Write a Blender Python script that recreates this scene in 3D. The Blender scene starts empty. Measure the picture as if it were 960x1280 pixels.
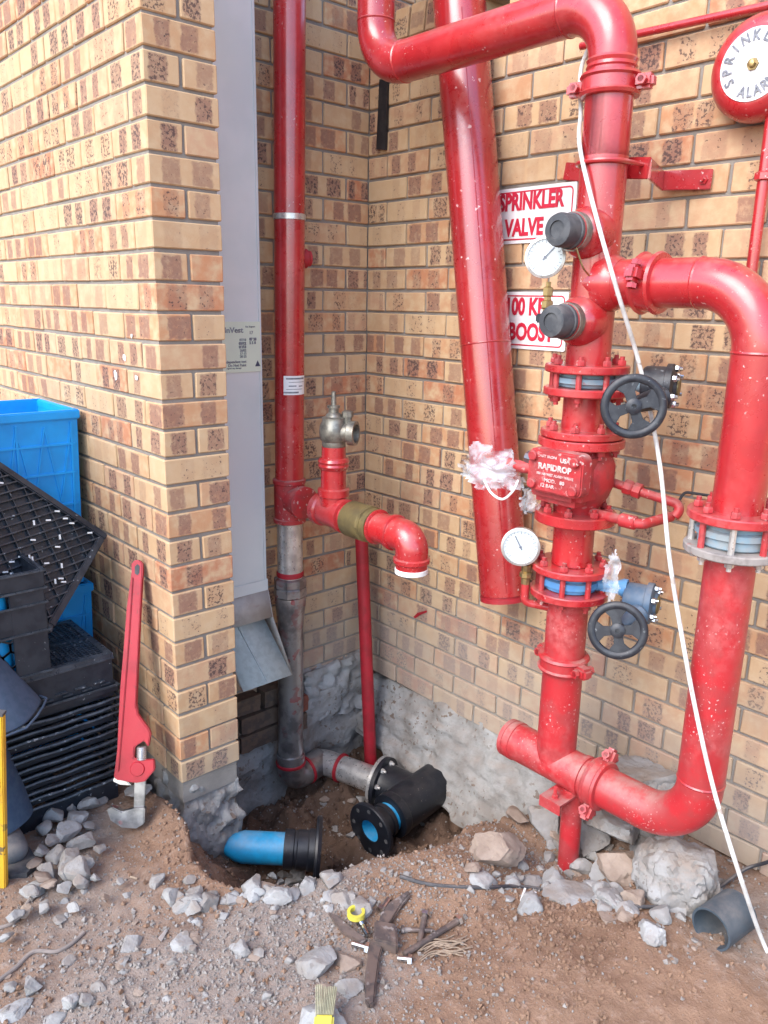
import bpy, bmesh, math, random
from mathutils import Vector, Matrix, Euler, noise
random.seed(7)
V = Vector
R_ = math.radians
scene = bpy.context.scene
COL = scene.collection

# ------------------------------------------------------------------ camera, world, sun
CAM = V((-1.0665, -2.1726, 1.6152)); FPX = 994.25
YAW, PITCH, ROLL = 0.7315, -0.258, 0.018
_F = V((math.sin(YAW)*math.cos(PITCH), math.cos(YAW)*math.cos(PITCH), math.sin(PITCH)))
_r = V((math.cos(YAW), -math.sin(YAW), 0)); _u = _r.cross(_F)
RT = _r*math.cos(ROLL) + _u*math.sin(ROLL); UP = -_r*math.sin(ROLL) + _u*math.cos(ROLL); FW = _F
cd = bpy.data.cameras.new("camera"); cam = bpy.data.objects.new("camera", cd); COL.objects.link(cam)
m3 = Matrix((RT, UP, -FW)).transposed()
cam.matrix_world = Matrix.Translation(CAM) @ m3.to_4x4()
cd.sensor_fit = 'VERTICAL'; cd.sensor_height = 24.0; cd.lens = 24.0*FPX/1280.0
cd.clip_start = 0.02; cd.clip_end = 500
scene.camera = cam
w = bpy.data.worlds.new("World"); scene.world = w; w.use_nodes = True
nt = w.node_tree; bg = nt.nodes['Background']
sky = nt.nodes.new('ShaderNodeTexSky'); sky.sky_type = 'NISHITA'; sky.sun_disc = False
SUN_EL, SUN_AZ = R_(44), R_(-98)      # azimuth from +Y clockwise: light comes from the left (-X)
sky.sun_elevation = SUN_EL; sky.sun_rotation = SUN_AZ
sky.air_density = 1.0; sky.dust_density = 1.5; sky.ozone_density = 1.2
nt.links.new(sky.outputs[0], bg.inputs[0]); bg.inputs[1].default_value = 0.15
sd = bpy.data.lights.new("sun", 'SUN'); sd.energy = 0.7; sd.angle = R_(42); sd.color = (1, .96, .9)
sun = bpy.data.objects.new("sun", sd); COL.objects.link(sun)
sdir = V((math.sin(SUN_AZ)*math.cos(SUN_EL), math.cos(SUN_AZ)*math.cos(SUN_EL), math.sin(SUN_EL)))
sun.rotation_euler = sdir.to_track_quat('Z', 'Y').to_euler(); sun.location = (-3, -2, 6)
scene.view_settings.view_transform = 'Standard'; scene.view_settings.look = 'None'
scene.view_settings.exposure = 1.85; scene.view_settings.gamma = 1.0

# ------------------------------------------------------------------ helpers
def ray(px, py):
    return FW + RT*((px-480)/FPX) - UP*((py-640)/FPX)
def on(px, py, axis, val):
    d = ray(px, py); return CAM + d*((val-CAM[axis])/d[axis])
def at_depth(px, py, D): return CAM + ray(px, py)*D
def on_plane(px, py, p, n):
    d = ray(px, py); return CAM + d*((p-CAM).dot(n)/d.dot(n))

def frame(d):
    d = V(d).normalized(); a = V((0, 0, 1)) if abs(d.z) < .9 else V((1, 0, 0))
    x = a.cross(d).normalized(); return x, d.cross(x), d

class MB:
    def __init__(s): s.v = []; s.f = []
    def add(s, vs, fs):
        o = len(s.v); s.v += [V(p) for p in vs]; s.f += [tuple(i+o for i in f) for f in fs]; return s
    def box(s, c, size, rot=None, ax=None):
        c = V(c); hx, hy, hz = (q/2 for q in size)
        P = [V((a*hx, b*hy, d*hz)) for d in (-1, 1) for b in (-1, 1) for a in (-1, 1)]
        if ax: P = [ax[0]*p.x+ax[1]*p.y+ax[2]*p.z for p in P]
        if rot: P = [rot @ p for p in P]
        return s.add([c+p for p in P], [(0, 2, 3, 1), (4, 5, 7, 6), (0, 1, 5, 4), (2, 6, 7, 3), (0, 4, 6, 2), (1, 3, 7, 5)])
    def bar(s, a, b, wd, ht, up=(0, 0, 1)):
        a, b = V(a), V(b); d = (b-a); L = d.length; d.normalize()
        x = d.cross(V(up)).normalized(); z = x.cross(d)
        return s.box((a+b)/2, (wd, L, ht), ax=(x, d, z))
    def tube(s, pts, r, seg=20, cap=True, inner=None):
        pts = [V(p) for p in pts]; n = len(pts); rs = r if isinstance(r, (list, tuple)) else [r]*n
        t0 = (pts[1]-pts[0]).normalized(); x, y, _ = frame(t0); rings = []
        for i, p in enumerate(pts):
            t = (pts[min(i+1, n-1)]-pts[max(i-1, 0)]).normalized()
            x = (x - t*x.dot(t)).normalized(); y = t.cross(x)
            rings.append([p + (x*math.cos(2*math.pi*k/seg)+y*math.sin(2*math.pi*k/seg))*rs[i] for k in range(seg)])
        vs = [q for rg in rings for q in rg]
        fs = [(i*seg+k, i*seg+(k+1) % seg, (i+1)*seg+(k+1) % seg, (i+1)*seg+k) for i in range(n-1) for k in range(seg)]
        if cap: fs += [tuple(range(seg))[::-1], tuple((n-1)*seg+k for k in range(seg))]
        return s.add(vs, fs)
    def lathe(s, o, d, prof, seg=28, cap=True):     # prof: (radius, height along d)
        o = V(o); x, y, d = frame(d); n = len(prof); vs = []
        for r, h in prof:
            vs += [o + d*h + (x*math.cos(2*math.pi*k/seg)+y*math.sin(2*math.pi*k/seg))*r for k in range(seg)]
        fs = [(i*seg+k, i*seg+(k+1) % seg, (i+1)*seg+(k+1) % seg, (i+1)*seg+k) for i in range(n-1) for k in range(seg)]
        if cap: fs += [tuple(range(seg))[::-1], tuple((n-1)*seg+k for k in range(seg))]
        return s.add(vs, fs)
    def cyl(s, a, b, r, seg=20): return s.tube([a, b], r, seg)
    def prism(s, poly, off):
        poly = [V(p) for p in poly]; off = V(off); n = len(poly)
        vs = poly+[p+off for p in poly]
        fs = [tuple(range(n)), tuple(range(n, 2*n))[::-1]]+[(i, n+i, n+(i+1) % n, (i+1) % n) for i in range(n)]
        return s.add(vs, fs)
    def mesh(s, name, org=V((0, 0, 0)), ang=35, bevel=0):
        me = bpy.data.meshes.new(name); me.from_pydata([tuple(p-org) for p in s.v], [], s.f)
        bm = bmesh.new(); bm.from_mesh(me)
        bmesh.ops.recalc_face_normals(bm, faces=bm.faces)
        if bevel:
            es = [e for e in bm.edges if len(e.link_faces) == 2 and e.calc_face_angle(0) > R_(40)]
            bmesh.ops.bevel(bm, geom=es, offset=bevel, segments=2, affect='EDGES', clamp_overlap=True)
        bm.to_mesh(me); bm.free()
        me.shade_smooth(); me.set_sharp_from_angle(angle=R_(ang)); return me

def link(name, me, mat, parent=None, loc=(0, 0, 0)):
    o = bpy.data.objects.new(name, me); COL.objects.link(o)
    if mat and not me.materials: me.materials.append(mat)
    if parent: o.parent = parent
    o.location = loc; return o
def world_org(o):
    p = V((0, 0, 0))
    while o: p = p + o.location; o = o.parent
    return p
def part(name, mb, mat, parent, ang=35, bevel=0, label=None):
    o = link(name, mb.mesh(name, world_org(parent), ang, bevel), mat, parent)
    if label: o['label'] = label
    return o
def tag(o, label, cat, group=None):
    o['label'] = label; o['category'] = cat
    if group: o['group'] = group
    return o
def thing(name, loc, label, cat, group=None):
    o = bpy.data.objects.new(name, None); COL.objects.link(o); o.location = loc; o.empty_display_size = .1
    return tag(o, label, cat, group)
def solo(name, mb, mat, label, cat, group=None, org=None, ang=35, bevel=0):
    org = V(org) if org is not None else sum(mb.v, V())/len(mb.v)
    o = link(name, mb.mesh(name, org, ang, bevel), mat, None, org); return tag(o, label, cat, group)
def fillet(pts, rad, n=9):
    pts = [V(p) for p in pts]; out = [pts[0]]
    for i in range(1, len(pts)-1):
        a = (pts[i-1]-pts[i]); b = (pts[i+1]-pts[i]); r = min(rad, a.length*.49, b.length*.49) if not isinstance(rad, list) else rad[i-1]
        a.normalize(); b.normalize(); th = a.angle(b); tl = r/math.tan(th/2); tl = min(tl, (pts[i-1]-pts[i]).length*.98, (pts[i+1]-pts[i]).length*.98)
        r = tl*math.tan(th/2); c = pts[i]+(a+b).normalized()*(r/math.sin(th/2))
        p0 = pts[i]+a*tl; p1 = pts[i]+b*tl; u0 = (p0-c).normalized(); u1 = (p1-c).normalized(); ph = u0.angle(u1)
        for k in range(n+1):
            t = k/n; out.append(c+(u0*math.sin((1-t)*ph)+u1*math.sin(t*ph))/math.sin(ph)*r)
    out.append(pts[-1]); return out
def spline(pts, n=8):
    pts = [V(p) for p in pts]; P = [pts[0]*2-pts[1]]+pts+[pts[-1]*2-pts[-2]]; out = []
    for i in range(1, len(P)-2):
        a, b, c, d = P[i-1:i+3]
        for k in range(n):
            t = k/n; out.append(.5*((2*b)+(c-a)*t+(2*a-5*b+4*c-d)*t*t+(3*b-a-3*c+d)*t**3))
    out.append(pts[-1]); return out

# ------------------------------------------------------------------ materials
def new_mat(name):
    m = bpy.data.materials.new(name); m.use_nodes = True
    return m, m.node_tree.nodes, m.node_tree.links, m.node_tree.nodes['Principled BSDF']
def N(ns, t, **kw):
    n = ns.new(t)
    for k, v in kw.items():
        if hasattr(n, k): setattr(n, k, v)
        else: n.inputs[k].default_value = v
    return n
def math_n(ns, ls, op, a, b=None, c=None, clamp=False):
    n = ns.new('ShaderNodeMath'); n.operation = op; n.use_clamp = clamp
    for i, q in enumerate((a, b, c)):
        if q is None: continue
        if isinstance(q, (int, float)): n.inputs[i].default_value = q
        else: ls.new(q, n.inputs[i])
    return n.outputs[0]
def sstep(ns, ls, v, a, b):
    n = ns.new('ShaderNodeMapRange'); n.interpolation_type = 'SMOOTHSTEP'
    ls.new(v, n.inputs[0]); n.inputs[1].default_value = a; n.inputs[2].default_value = b; return n.outputs[0]
def mix(ns, ls, f, a, b):
    n = ns.new('ShaderNodeMix'); n.data_type = 'RGBA'
    for i, q in ((0, f), (6, a), (7, b)):
        if isinstance(q, (int, float)): n.inputs[i].default_value = q
        elif isinstance(q, tuple): n.inputs[i].default_value = q if len(q) == 4 else q+(1,)
        else: ls.new(q, n.inputs[i])
    return n.outputs[2]
def noise_n(ns, ls, co, scale, det=4, rough=.55, out=0):
    n = ns.new('ShaderNodeTexNoise'); n.inputs['Scale'].default_value = scale
    n.inputs['Detail'].default_value = det; n.inputs['Roughness'].default_value = rough
    ls.new(co, n.inputs['Vector']); return n.outputs[out]
def bump(ns, ls, b, h, st=.4, dist=.002):
    n = ns.new('ShaderNodeBump'); n.inputs['Strength'].default_value = st; n.inputs['Distance'].default_value = dist
    ls.new(h, n.inputs['Height']); ls.new(n.outputs[0], b.inputs['Normal'])
def pos(ns): return ns.new('ShaderNodeNewGeometry').outputs['Position']

def surf(name, c1, c2, rough=.6, metal=0, scale=30, bst=.2, bd=.002, spec=.5, chips=None, chip_amt=.62, chip_sc=60,
         dust=None, dust_amt=.0, fade=None, r2=None, coat=0, thr=(.42, .62)):
    """two-tone noisy material, optional chips (specks of another colour) and dust lying on upward faces"""
    m, ns, ls, b = new_mat(name); p = pos(ns)
    f = sstep(ns, ls, noise_n(ns, ls, p, scale), thr[0], thr[1])
    col = mix(ns, ls, f, c1, c2)
    rg = math_n(ns, ls, 'MULTIPLY_ADD', noise_n(ns, ls, p, scale*2.3), .25, rough-.125)
    if fade:
        ff = math_n(ns, ls, 'MULTIPLY', sstep(ns, ls, noise_n(ns, ls, p, 3.2, 7, .68), .42, .72), sstep(ns, ls, noise_n(ns, ls, p, 42, 5, .7), .35, .65))
        ff = math_n(ns, ls, 'MULTIPLY', ff, .55); col = mix(ns, ls, ff, col, fade); rg = math_n(ns, ls, 'MULTIPLY_ADD', ff, .45, rg)
    if chips:
        f2 = sstep(ns, ls, noise_n(ns, ls, p, chip_sc, 2, .5), chip_amt, chip_amt+.04)
        big = sstep(ns, ls, noise_n(ns, ls, p, 5, 3), .4, .62)
        f2 = math_n(ns, ls, 'MULTIPLY', f2, big); col = mix(ns, ls, f2, col, chips)
        rg = math_n(ns, ls, 'MULTIPLY_ADD', f2, .3, rg)
    if dust:
        g = ns.new('ShaderNodeNewGeometry'); sx = ns.new('ShaderNodeSeparateXYZ'); ls.new(g.outputs['Normal'], sx.inputs[0])
        up = sstep(ns, ls, sx.outputs[2], .1, 1.0)
        dn = math_n(ns, ls, 'MULTIPLY', up, sstep(ns, ls, noise_n(ns, ls, p, 14, 6, .65), .35, .75))
        dn = math_n(ns, ls, 'MULTIPLY', dn, dust_amt); col = mix(ns, ls, dn, col, dust)
        rg = math_n(ns, ls, 'MULTIPLY_ADD', dn, .5, rg)
    ls.new(col, b.inputs['Base Color']); ls.new(rg, b.inputs['Roughness'])
    b.inputs['Metallic'].default_value = metal; b.inputs['Specular IOR Level'].default_value = spec
    if coat: b.inputs['Coat Weight'].default_value = coat; b.inputs['Coat Roughness'].default_value = .12
    if bst: bump(ns, ls, b, noise_n(ns, ls, p, scale*3, 5), bst, bd)
    return m

DUST = (.42, .36, .31)
M = {}
M['red'] = surf('red_paint', (.43, .017, .022), (.35, .014, .019), .28, 0, 7, .14, .0015, spec=.75, chips=(.62, .40, .38), chip_amt=.68, chip_sc=110, dust=DUST, dust_amt=.26, coat=.5, fade=(.56, .085, .085))
M['red_dusty'] = surf('red_paint_dusty', (.42, .019, .026), (.34, .032, .036), .40, 0, 14, .18, .002, spec=.65, chips=(.58, .34, .33), chip_amt=.65, chip_sc=140, dust=DUST, dust_amt=.5, coat=.1, fade=(.58, .17, .165))
M['red_cast'] = surf('red_cast_paint', (.41, .022, .028), (.30, .03, .033), .5, 0, 24, .4, .003, chips=(.55, .35, .33), chip_amt=.63, chip_sc=70, dust=DUST, dust_amt=.55, fade=(.50, .12, .115))
M['red_matte'] = surf('red_pipe_paint', (.35, .015, .019), (.29, .013, .017), .25, 0, 6, .06, .001, spec=.8, coat=.6, chips=(.6, .4, .4), chip_amt=.68, chip_sc=60, dust=DUST, dust_amt=.1, fade=(.40, .05, .05))
M['red_dull'] = surf('dull_red_paint', (.36, .012, .024), (.28, .012, .02), .55, 0, 20, .1, .001)
M['wrench_red'] = surf('wrench_enamel', (.45, .016, .032), (.37, .013, .026), .36, 0, 12, .08, .001, chips=(.25, .05, .05), chip_amt=.66, chip_sc=50, fade=(.46, .06, .07))
M['galv'] = surf('galvanised_steel', (.70, .69, .67), (.45, .44, .43), .3, .65, 25, .1, .001, thr=(.3, .7))
M['flange_grey'] = surf('dusty_grey_flange', (.30, .27, .255), (.20, .175, .165), .75, .1, 25, .3, .002, chips=(.4, .1, .09), chip_amt=.6, chip_sc=40, dust=DUST, dust_amt=.5)
M['galv_old'] = surf('weathered_steel', (.36, .35, .35), (.20, .195, .20), .33, .75, 16, .25, .002, chips=(.30, .05, .05), chip_amt=.57, chip_sc=22)
M['gutter'] = surf('coated_sheet_metal', (.66, .71, .72), (.60, .66, .67), .36, .15, 3, .03, .001)
M['gutter_in'] = surf('bare_sheet_metal', (.44, .50, .51), (.38, .43, .44), .6, .1, 40, .15, .001)
M['gutter_shoe'] = surf('stained_sheet_metal', (.46, .43, .40), (.38, .34, .31), .6, .05, 12, .1, .001, chips=(.30, .12, .10), chip_amt=.6, chip_sc=30)
M['iron'] = surf('black_cast_iron', (.016, .018, .025), (.030, .034, .042), .45, .1, 30, .25, .002, chips=(.16, .17, .18), chip_amt=.66, chip_sc=80, dust=DUST, dust_amt=.06)
M['rubber'] = surf('grey_black_cap', (.045, .048, .055), (.08, .082, .088), .62, 0, 25, .25, .002, dust=DUST, dust_amt=.25)
M['bluepaint'] = surf('blue_valve_paint', (.07, .22, .46), (.10, .28, .50), .5, 0, 22, .2, .002, dust=DUST, dust_amt=.4)
M['palebluepaint'] = surf('pale_blue_valve_paint', (.20, .30, .37), (.25, .29, .31), .65, 0, 22, .2, .002, chips=(.30, .08, .08), chip_amt=.56, chip_sc=30, dust=DUST, dust_amt=.4)
M['geargrey'] = surf('gearbox_blue_grey', (.05, .10, .17), (.075, .115, .17), .55, 0, 25, .3, .002, dust=DUST, dust_amt=.35)
M['brass'] = surf('brass', (.42, .30, .13), (.30, .22, .11), .42, .8, 35, .15, .001)
M['bronze'] = surf('dull_bronze', (.20, .155, .065), (.145, .115, .055), .5, .35, 14, .2, .001)
M['gunmetal'] = surf('gunmetal', (.30, .29, .25), (.18, .17, .15), .45, .7, 30, .3, .002)
M['chrome'] = surf('bright_steel', (.62, .63, .64), (.5, .51, .52), .22, 1, 40, .05, .001)
M['rust'] = surf('rusty_steel', (.17, .125, .105), (.10, .08, .075), .55, .35, 30, .4, .003, chips=(.3, .26, .24), chip_amt=.6, chip_sc=40)
M['dial'] = surf('dial_white', (.50, .56, .58), (.48, .54, .56), .25, 0, 5, 0)
M['white'] = surf('white_plastic', (.80, .81, .80), (.74, .75, .75), .4, 0, 20, .05, .001)
M['hose'] = surf('dusty_white_hose', (.64, .65, .64), (.50, .49, .47), .5, 0, 16, .08, .001, chips=(.36, .30, .26), chip_amt=.64, chip_sc=30)
M['sign'] = surf('sign_white', (.78, .78, .79), (.72, .72, .74), .35, 0, 8, .02, .001)
M['signred'] = surf('sign_red_print', (.55, .02, .05), (.48, .02, .05), .4, 0, 20, 0)
M['ink'] = surf('dark_ink', (.06, .07, .12), (.05, .06, .10), .6, 0, 20, 0)
M['inkgrey'] = surf('grey_ink', (.16, .17, .20), (.24, .25, .28), .6, 0, 60, 0)
M['silver_print'] = surf('raised_worn_letters', (.74, .52, .50), (.62, .30, .29), .5, 0, 60, 0)
M['sticker'] = surf('pale_yellow_label', (.66, .72, .58), (.62, .68, .56), .5, 0, 8, 0)
M['bluehdpe'] = surf('blue_water_pipe', (.01, .31, .60), (.015, .26, .50), .45, 0, 20, .12, .001, dust=DUST, dust_amt=.3)
M['blackhdpe'] = surf('black_polyethylene', (.005, .007, .012), (.009, .011, .017), .42, 0, 15, .12, .001, chips=(.12, .10, .09), chip_amt=.68, chip_sc=90, dust=DUST, dust_amt=.05)
M['pvc'] = surf('dark_grey_pvc', (.045, .065, .085), (.06, .08, .10), .45, 0, 15, .1, .001, dust=DUST, dust_amt=.3)
M['bluecrate'] = surf('blue_crate_plastic', (.004, .33, .80), (.006, .29, .72), .42, 0, 10, .06, .001)
M['bluebottle'] = surf('blue_bottle_plastic', (.01, .30, .62), (.01, .25, .55), .35, 0, 10, .05, .001)
M['blackcrate'] = surf('black_crate_plastic', (.012, .016, .024), (.022, .027, .036), .36, 0, 20, .15, .001, chips=(.35, .38, .40), chip_amt=.70, chip_sc=70, dust=(.2, .22, .25), dust_amt=.35)
M['blackcrate_lip'] = surf('highlit_black_crate_edge', (.03, .036, .046), (.055, .064, .078), .3, 0, 30, .1, .001, chips=(.30, .33, .36), chip_amt=.66, chip_sc=60)  # lighter tone and specks paint the highlights on crate rims and ribs
M['cloth'] = surf('navy_work_cloth', (.03, .06, .115), (.04, .075, .13), .9, 0, 40, .3, .001)
M['cloth2'] = surf('blue_grey_coat_cloth', (.06, .09, .145), (.048, .078, .125), .9, 0, 40, .3, .001)
M['boot'] = surf('grey_work_boot', (.08, .095, .115), (.12, .13, .145), .75, 0, 22, .4, .003, dust=DUST, dust_amt=.5)
M['skin'] = surf('skin', (.22, .11, .07), (.19, .095, .06), .5, 0, 30, .1, .001)
M['hair'] = surf('black_hair', (.012, .010, .010), (.02, .018, .016), .7, 0, 120, .8, .004)
M['yellow'] = surf('yellow_paint', (.72, .42, .03), (.66, .36, .03), .45, 0, 12, .05, .001, chips=(.15, .11, .05), chip_amt=.62, chip_sc=25)
M['lemon'] = surf('lemon_plastic', (.62, .55, .07), (.55, .48, .07), .4, 0, 12, .05, .001)
M['bristle'] = surf('bristles', (.36, .34, .22), (.28, .27, .18), .8, 0, 60, .3, .001)
M['hemp'] = surf('hemp_fibre', (.33, .25, .18), (.27, .2, .145), .9, 0, 90, .5, .001)
M['cable'] = surf('black_cable', (.03, .032, .04), (.05, .05, .055), .5, 0, 20, 0, dust=DUST, dust_amt=.4)
M['greycable'] = surf('dusty_grey_cable', (.24, .20, .18), (.19, .165, .15), .8, 0, 25, .1, .001, dust=DUST, dust_amt=.5)
M['concrete'] = surf('broken_concrete', (.29, .285, .28), (.20, .185, .17), .92, 0, 14, .8, .006, dust=(.30, .235, .19), dust_amt=.55, chips=(.18, .16, .15), chip_amt=.62, chip_sc=60, thr=(.3, .7))
M['concrete_pale'] = surf('pale_concrete', (.33, .335, .335), (.235, .225, .215), .92, 0, 13, .8, .006, dust=(.36, .30, .26), dust_amt=.4, chips=(.26, .24, .22), chip_amt=.62, chip_sc=70, thr=(.3, .7))
M['gravel'] = surf('gravel', (.30, .275, .255), (.20, .175, .155), .95, 0, 60, 0, thr=(.3, .7))
M['footing'] = surf('rough_footing_concrete', (.33, .33, .32), (.21, .195, .18), .95, 0, 9, 1.0, .012, chips=(.16, .12, .095), chip_amt=.6, chip_sc=45, dust=(.26, .19, .145), dust_amt=.6, thr=(.3, .7))
M['stone_brown'] = surf('brown_stone', (.30, .235, .19), (.24, .18, .14), .92, 0, 20, .7, .005, thr=(.3, .7))
M['claybrick'] = surf('red_clay_brick', (.22, .07, .045), (.15, .055, .04), .9, 0, 25, .6, .004)
M['sootbrick'] = surf('damp_brown_brick', (.13, .085, .06), (.085, .06, .048), .9, 0, 25, .6, .004)
M['steel_strip'] = surf('dark_steel_strip', (.02, .02, .025), (.035, .034, .036), .5, .3, 20, .1, .001)

def film_mat():
    m, ns, ls, b = new_mat('thin_plastic_film'); p = pos(ns)
    b.inputs['Base Color'].default_value = (.60, .62, .66, 1); b.inputs['Roughness'].default_value = .5
    b.inputs['Transmission Weight'].default_value = .0
    a = sstep(ns, ls, noise_n(ns, ls, p, 30, 4), .3, .7)
    ls.new(math_n(ns, ls, 'MULTIPLY_ADD', a, .5, .16), b.inputs['Alpha']); bump(ns, ls, b, noise_n(ns, ls, p, 35, 3), .5, .004); return m
M['film'] = film_mat()
def glass_mat():
    m, ns, ls, b = new_mat('gauge_glass'); b.inputs['Base Color'].default_value = (.9, .97, 1, 1)
    b.inputs['Roughness'].default_value = .05; b.inputs['Alpha'].default_value = .12; return m
M['glass'] = glass_mat()

def brick_mat():
    m, ns, ls, b = new_mat('face_brick')
    at = N(ns, 'ShaderNodeAttribute', attribute_name='loc'); ar = N(ns, 'ShaderNodeAttribute', attribute_name='rnd')
    oi = ns.new('ShaderNodeObjectInfo')
    r = math_n(ns, ls, 'FRACT', math_n(ns, ls, 'ADD', ar.outputs['Fac'], oi.outputs['Random']))
    def rr(k, o=0.0): return math_n(ns, ls, 'FRACT', math_n(ns, ls, 'MULTIPLY_ADD', r, k, o))
    ca = ns.new('ShaderNodeCombineXYZ')
    ls.new(math_n(ns, ls, 'MULTIPLY', r, 37.3), ca.inputs[0]); ls.new(math_n(ns, ls, 'MULTIPLY', r, 91.7), ca.inputs[1]); ls.new(math_n(ns, ls, 'MULTIPLY', r, 53.1), ca.inputs[2])
    va = ns.new('ShaderNodeVectorMath'); va.operation = 'ADD'; ls.new(at.outputs['Vector'], va.inputs[0]); ls.new(ca.outputs[0], va.inputs[1]); p = va.outputs[0]
    sp = ns.new('ShaderNodeSeparateXYZ'); ls.new(at.outputs['Vector'], sp.inputs[0])
    # body colour: buff, sand, pinkish, now and then orange
    ramp = ns.new('ShaderNodeValToRGB'); cr = ramp.color_ramp
    cr.elements[0].position = 0; cr.elements[0].color = (.53, .342, .195, 1)
    cr.elements[1].position = .97; cr.elements[1].color = (.47, .20, .11, 1)
    for q, c in ((.25, (.56, .388, .228)), (.45, (.52, .317, .174)), (.62, (.54, .337, .212)), (.8, (.52, .294, .16)), (.9, (.54, .27, .14))):
        e = cr.elements.new(q); e.color = c+(1,)
    ls.new(rr(7.13, .21), ramp.inputs[0])
    body = mix(ns, ls, sstep(ns, ls, noise_n(ns, ls, p, 25, 5), .35, .75), ramp.outputs[0], (.58, .42, .258))
    # kiln marks: vertical bands on the faces
    wob = math_n(ns, ls, 'MULTIPLY_ADD', noise_n(ns, ls, p, 55, 3), .018, -.009)
    def band(coord, c, wv, j):
        d = math_n(ns, ls, 'ABSOLUTE', math_n(ns, ls, 'ADD', math_n(ns, ls, 'ADD', coord, wob), math_n(ns, ls, 'MULTIPLY_ADD', rr(13.7+j*3, j*.31), .036, -c-.018)))
        wid = math_n(ns, ls, 'MULTIPLY_ADD', rr(5.1+j, j*.17), .016, wv)
        e = math_n(ns, ls, 'SUBTRACT', wid, d); return math_n(ns, ls, 'MULTIPLY', sstep(ns, ls, e, -.004, .005), sstep(ns, ls, rr(23.1+7*j, .4*j), .05, .2))
    bx = math_n(ns, ls, 'MAXIMUM', band(sp.outputs[0], -.055, .020, 0), band(sp.outputs[0], .04, .020, 1))
    by = band(sp.outputs[1], 0.0, .022, 2)
    g = ns.new('ShaderNodeAttribute'); g.attribute_name = 'side'
    bd = mix(ns, ls, g.outputs['Fac'], bx, by)
    zf = math_n(ns, ls, 'SUBTRACT', .037, math_n(ns, ls, 'ABSOLUTE', math_n(ns, ls, 'ADD', sp.outputs[2], wob)))
    bd = math_n(ns, ls, 'MULTIPLY', bd, sstep(ns, ls, zf, .0, .009))
    st = math_n(ns, ls, 'MULTIPLY', math_n(ns, ls, 'MULTIPLY_ADD', sstep(ns, ls, rr(3.7, .5), .05, .75), .75, .15), .92)
    soft = sstep(ns, ls, noise_n(ns, ls, p, 55, 5, .7), .28, .55)
    f1 = math_n(ns, ls, 'MULTIPLY', math_n(ns, ls, 'MULTIPLY', bd, st), math_n(ns, ls, 'MULTIPLY_ADD', soft, .5, .5))
    c1 = mix(ns, ls, f1, body, (.255, .135, .102))
    n2 = noise_n(ns, ls, p, 105, 4, .65)
    thr = math_n(ns, ls, 'MULTIPLY_ADD', rr(17.9, .13), .16, .50)
    spk = math_n(ns, ls, 'SUBTRACT', n2, thr)
    spk = math_n(ns, ls, 'MULTIPLY', sstep(ns, ls, spk, 0, .03), math_n(ns, ls, 'MULTIPLY_ADD', bd, .93, .02))
    c2 = mix(ns, ls, math_n(ns, ls, 'MULTIPLY', spk, .85), c1, (.075, .05, .05))
    # cement slurry wash on the lowest courses (a stain, thinning upward)
    gp = ns.new('ShaderNodeNewGeometry'); s2 = ns.new('ShaderNodeSeparateXYZ'); ls.new(gp.outputs['Position'], s2.inputs[0])
    hgt = math_n(ns, ls, 'ADD', s2.outputs[2], math_n(ns, ls, 'MULTIPLY_ADD', noise_n(ns, ls, gp.outputs['Position'], 3.5, 4), .9, -.45))
    hgt = math_n(ns, ls, 'ADD', hgt, math_n(ns, ls, 'MULTIPLY', math_n(ns, ls, 'SUBTRACT', 1.0, s2.outputs[0]), .35, clamp=False))
    cem = math_n(ns, ls, 'SUBTRACT', 1.0, sstep(ns, ls, hgt, .02, .62)); cem = math_n(ns, ls, 'MULTIPLY', cem, .62)
    c3 = mix(ns, ls, cem, c2, (.275, .255, .235))
    ls.new(c3, b.inputs['Base Color']); b.inputs['Roughness'].default_value = .88; b.inputs['Specular IOR Level'].default_value = .25
    bump(ns, ls, b, noise_n(ns, ls, p, 160, 4, .6), .35, .0025); return m
M['brick'] = brick_mat()
def mortar_mat():
    m, ns, ls, b = new_mat('mortar'); p = pos(ns)
    c = mix(ns, ls, sstep(ns, ls, noise_n(ns, ls, p, 12, 6), .3, .7), (.29, .265, .235), (.22, .20, .18))
    ls.new(c, b.inputs['Base Color']); b.inputs['Roughness'].default_value = .95; bump(ns, ls, b, noise_n(ns, ls, p, 120, 5, .7), .7, .004); return m
M['mortar'] = mortar_mat()
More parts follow.
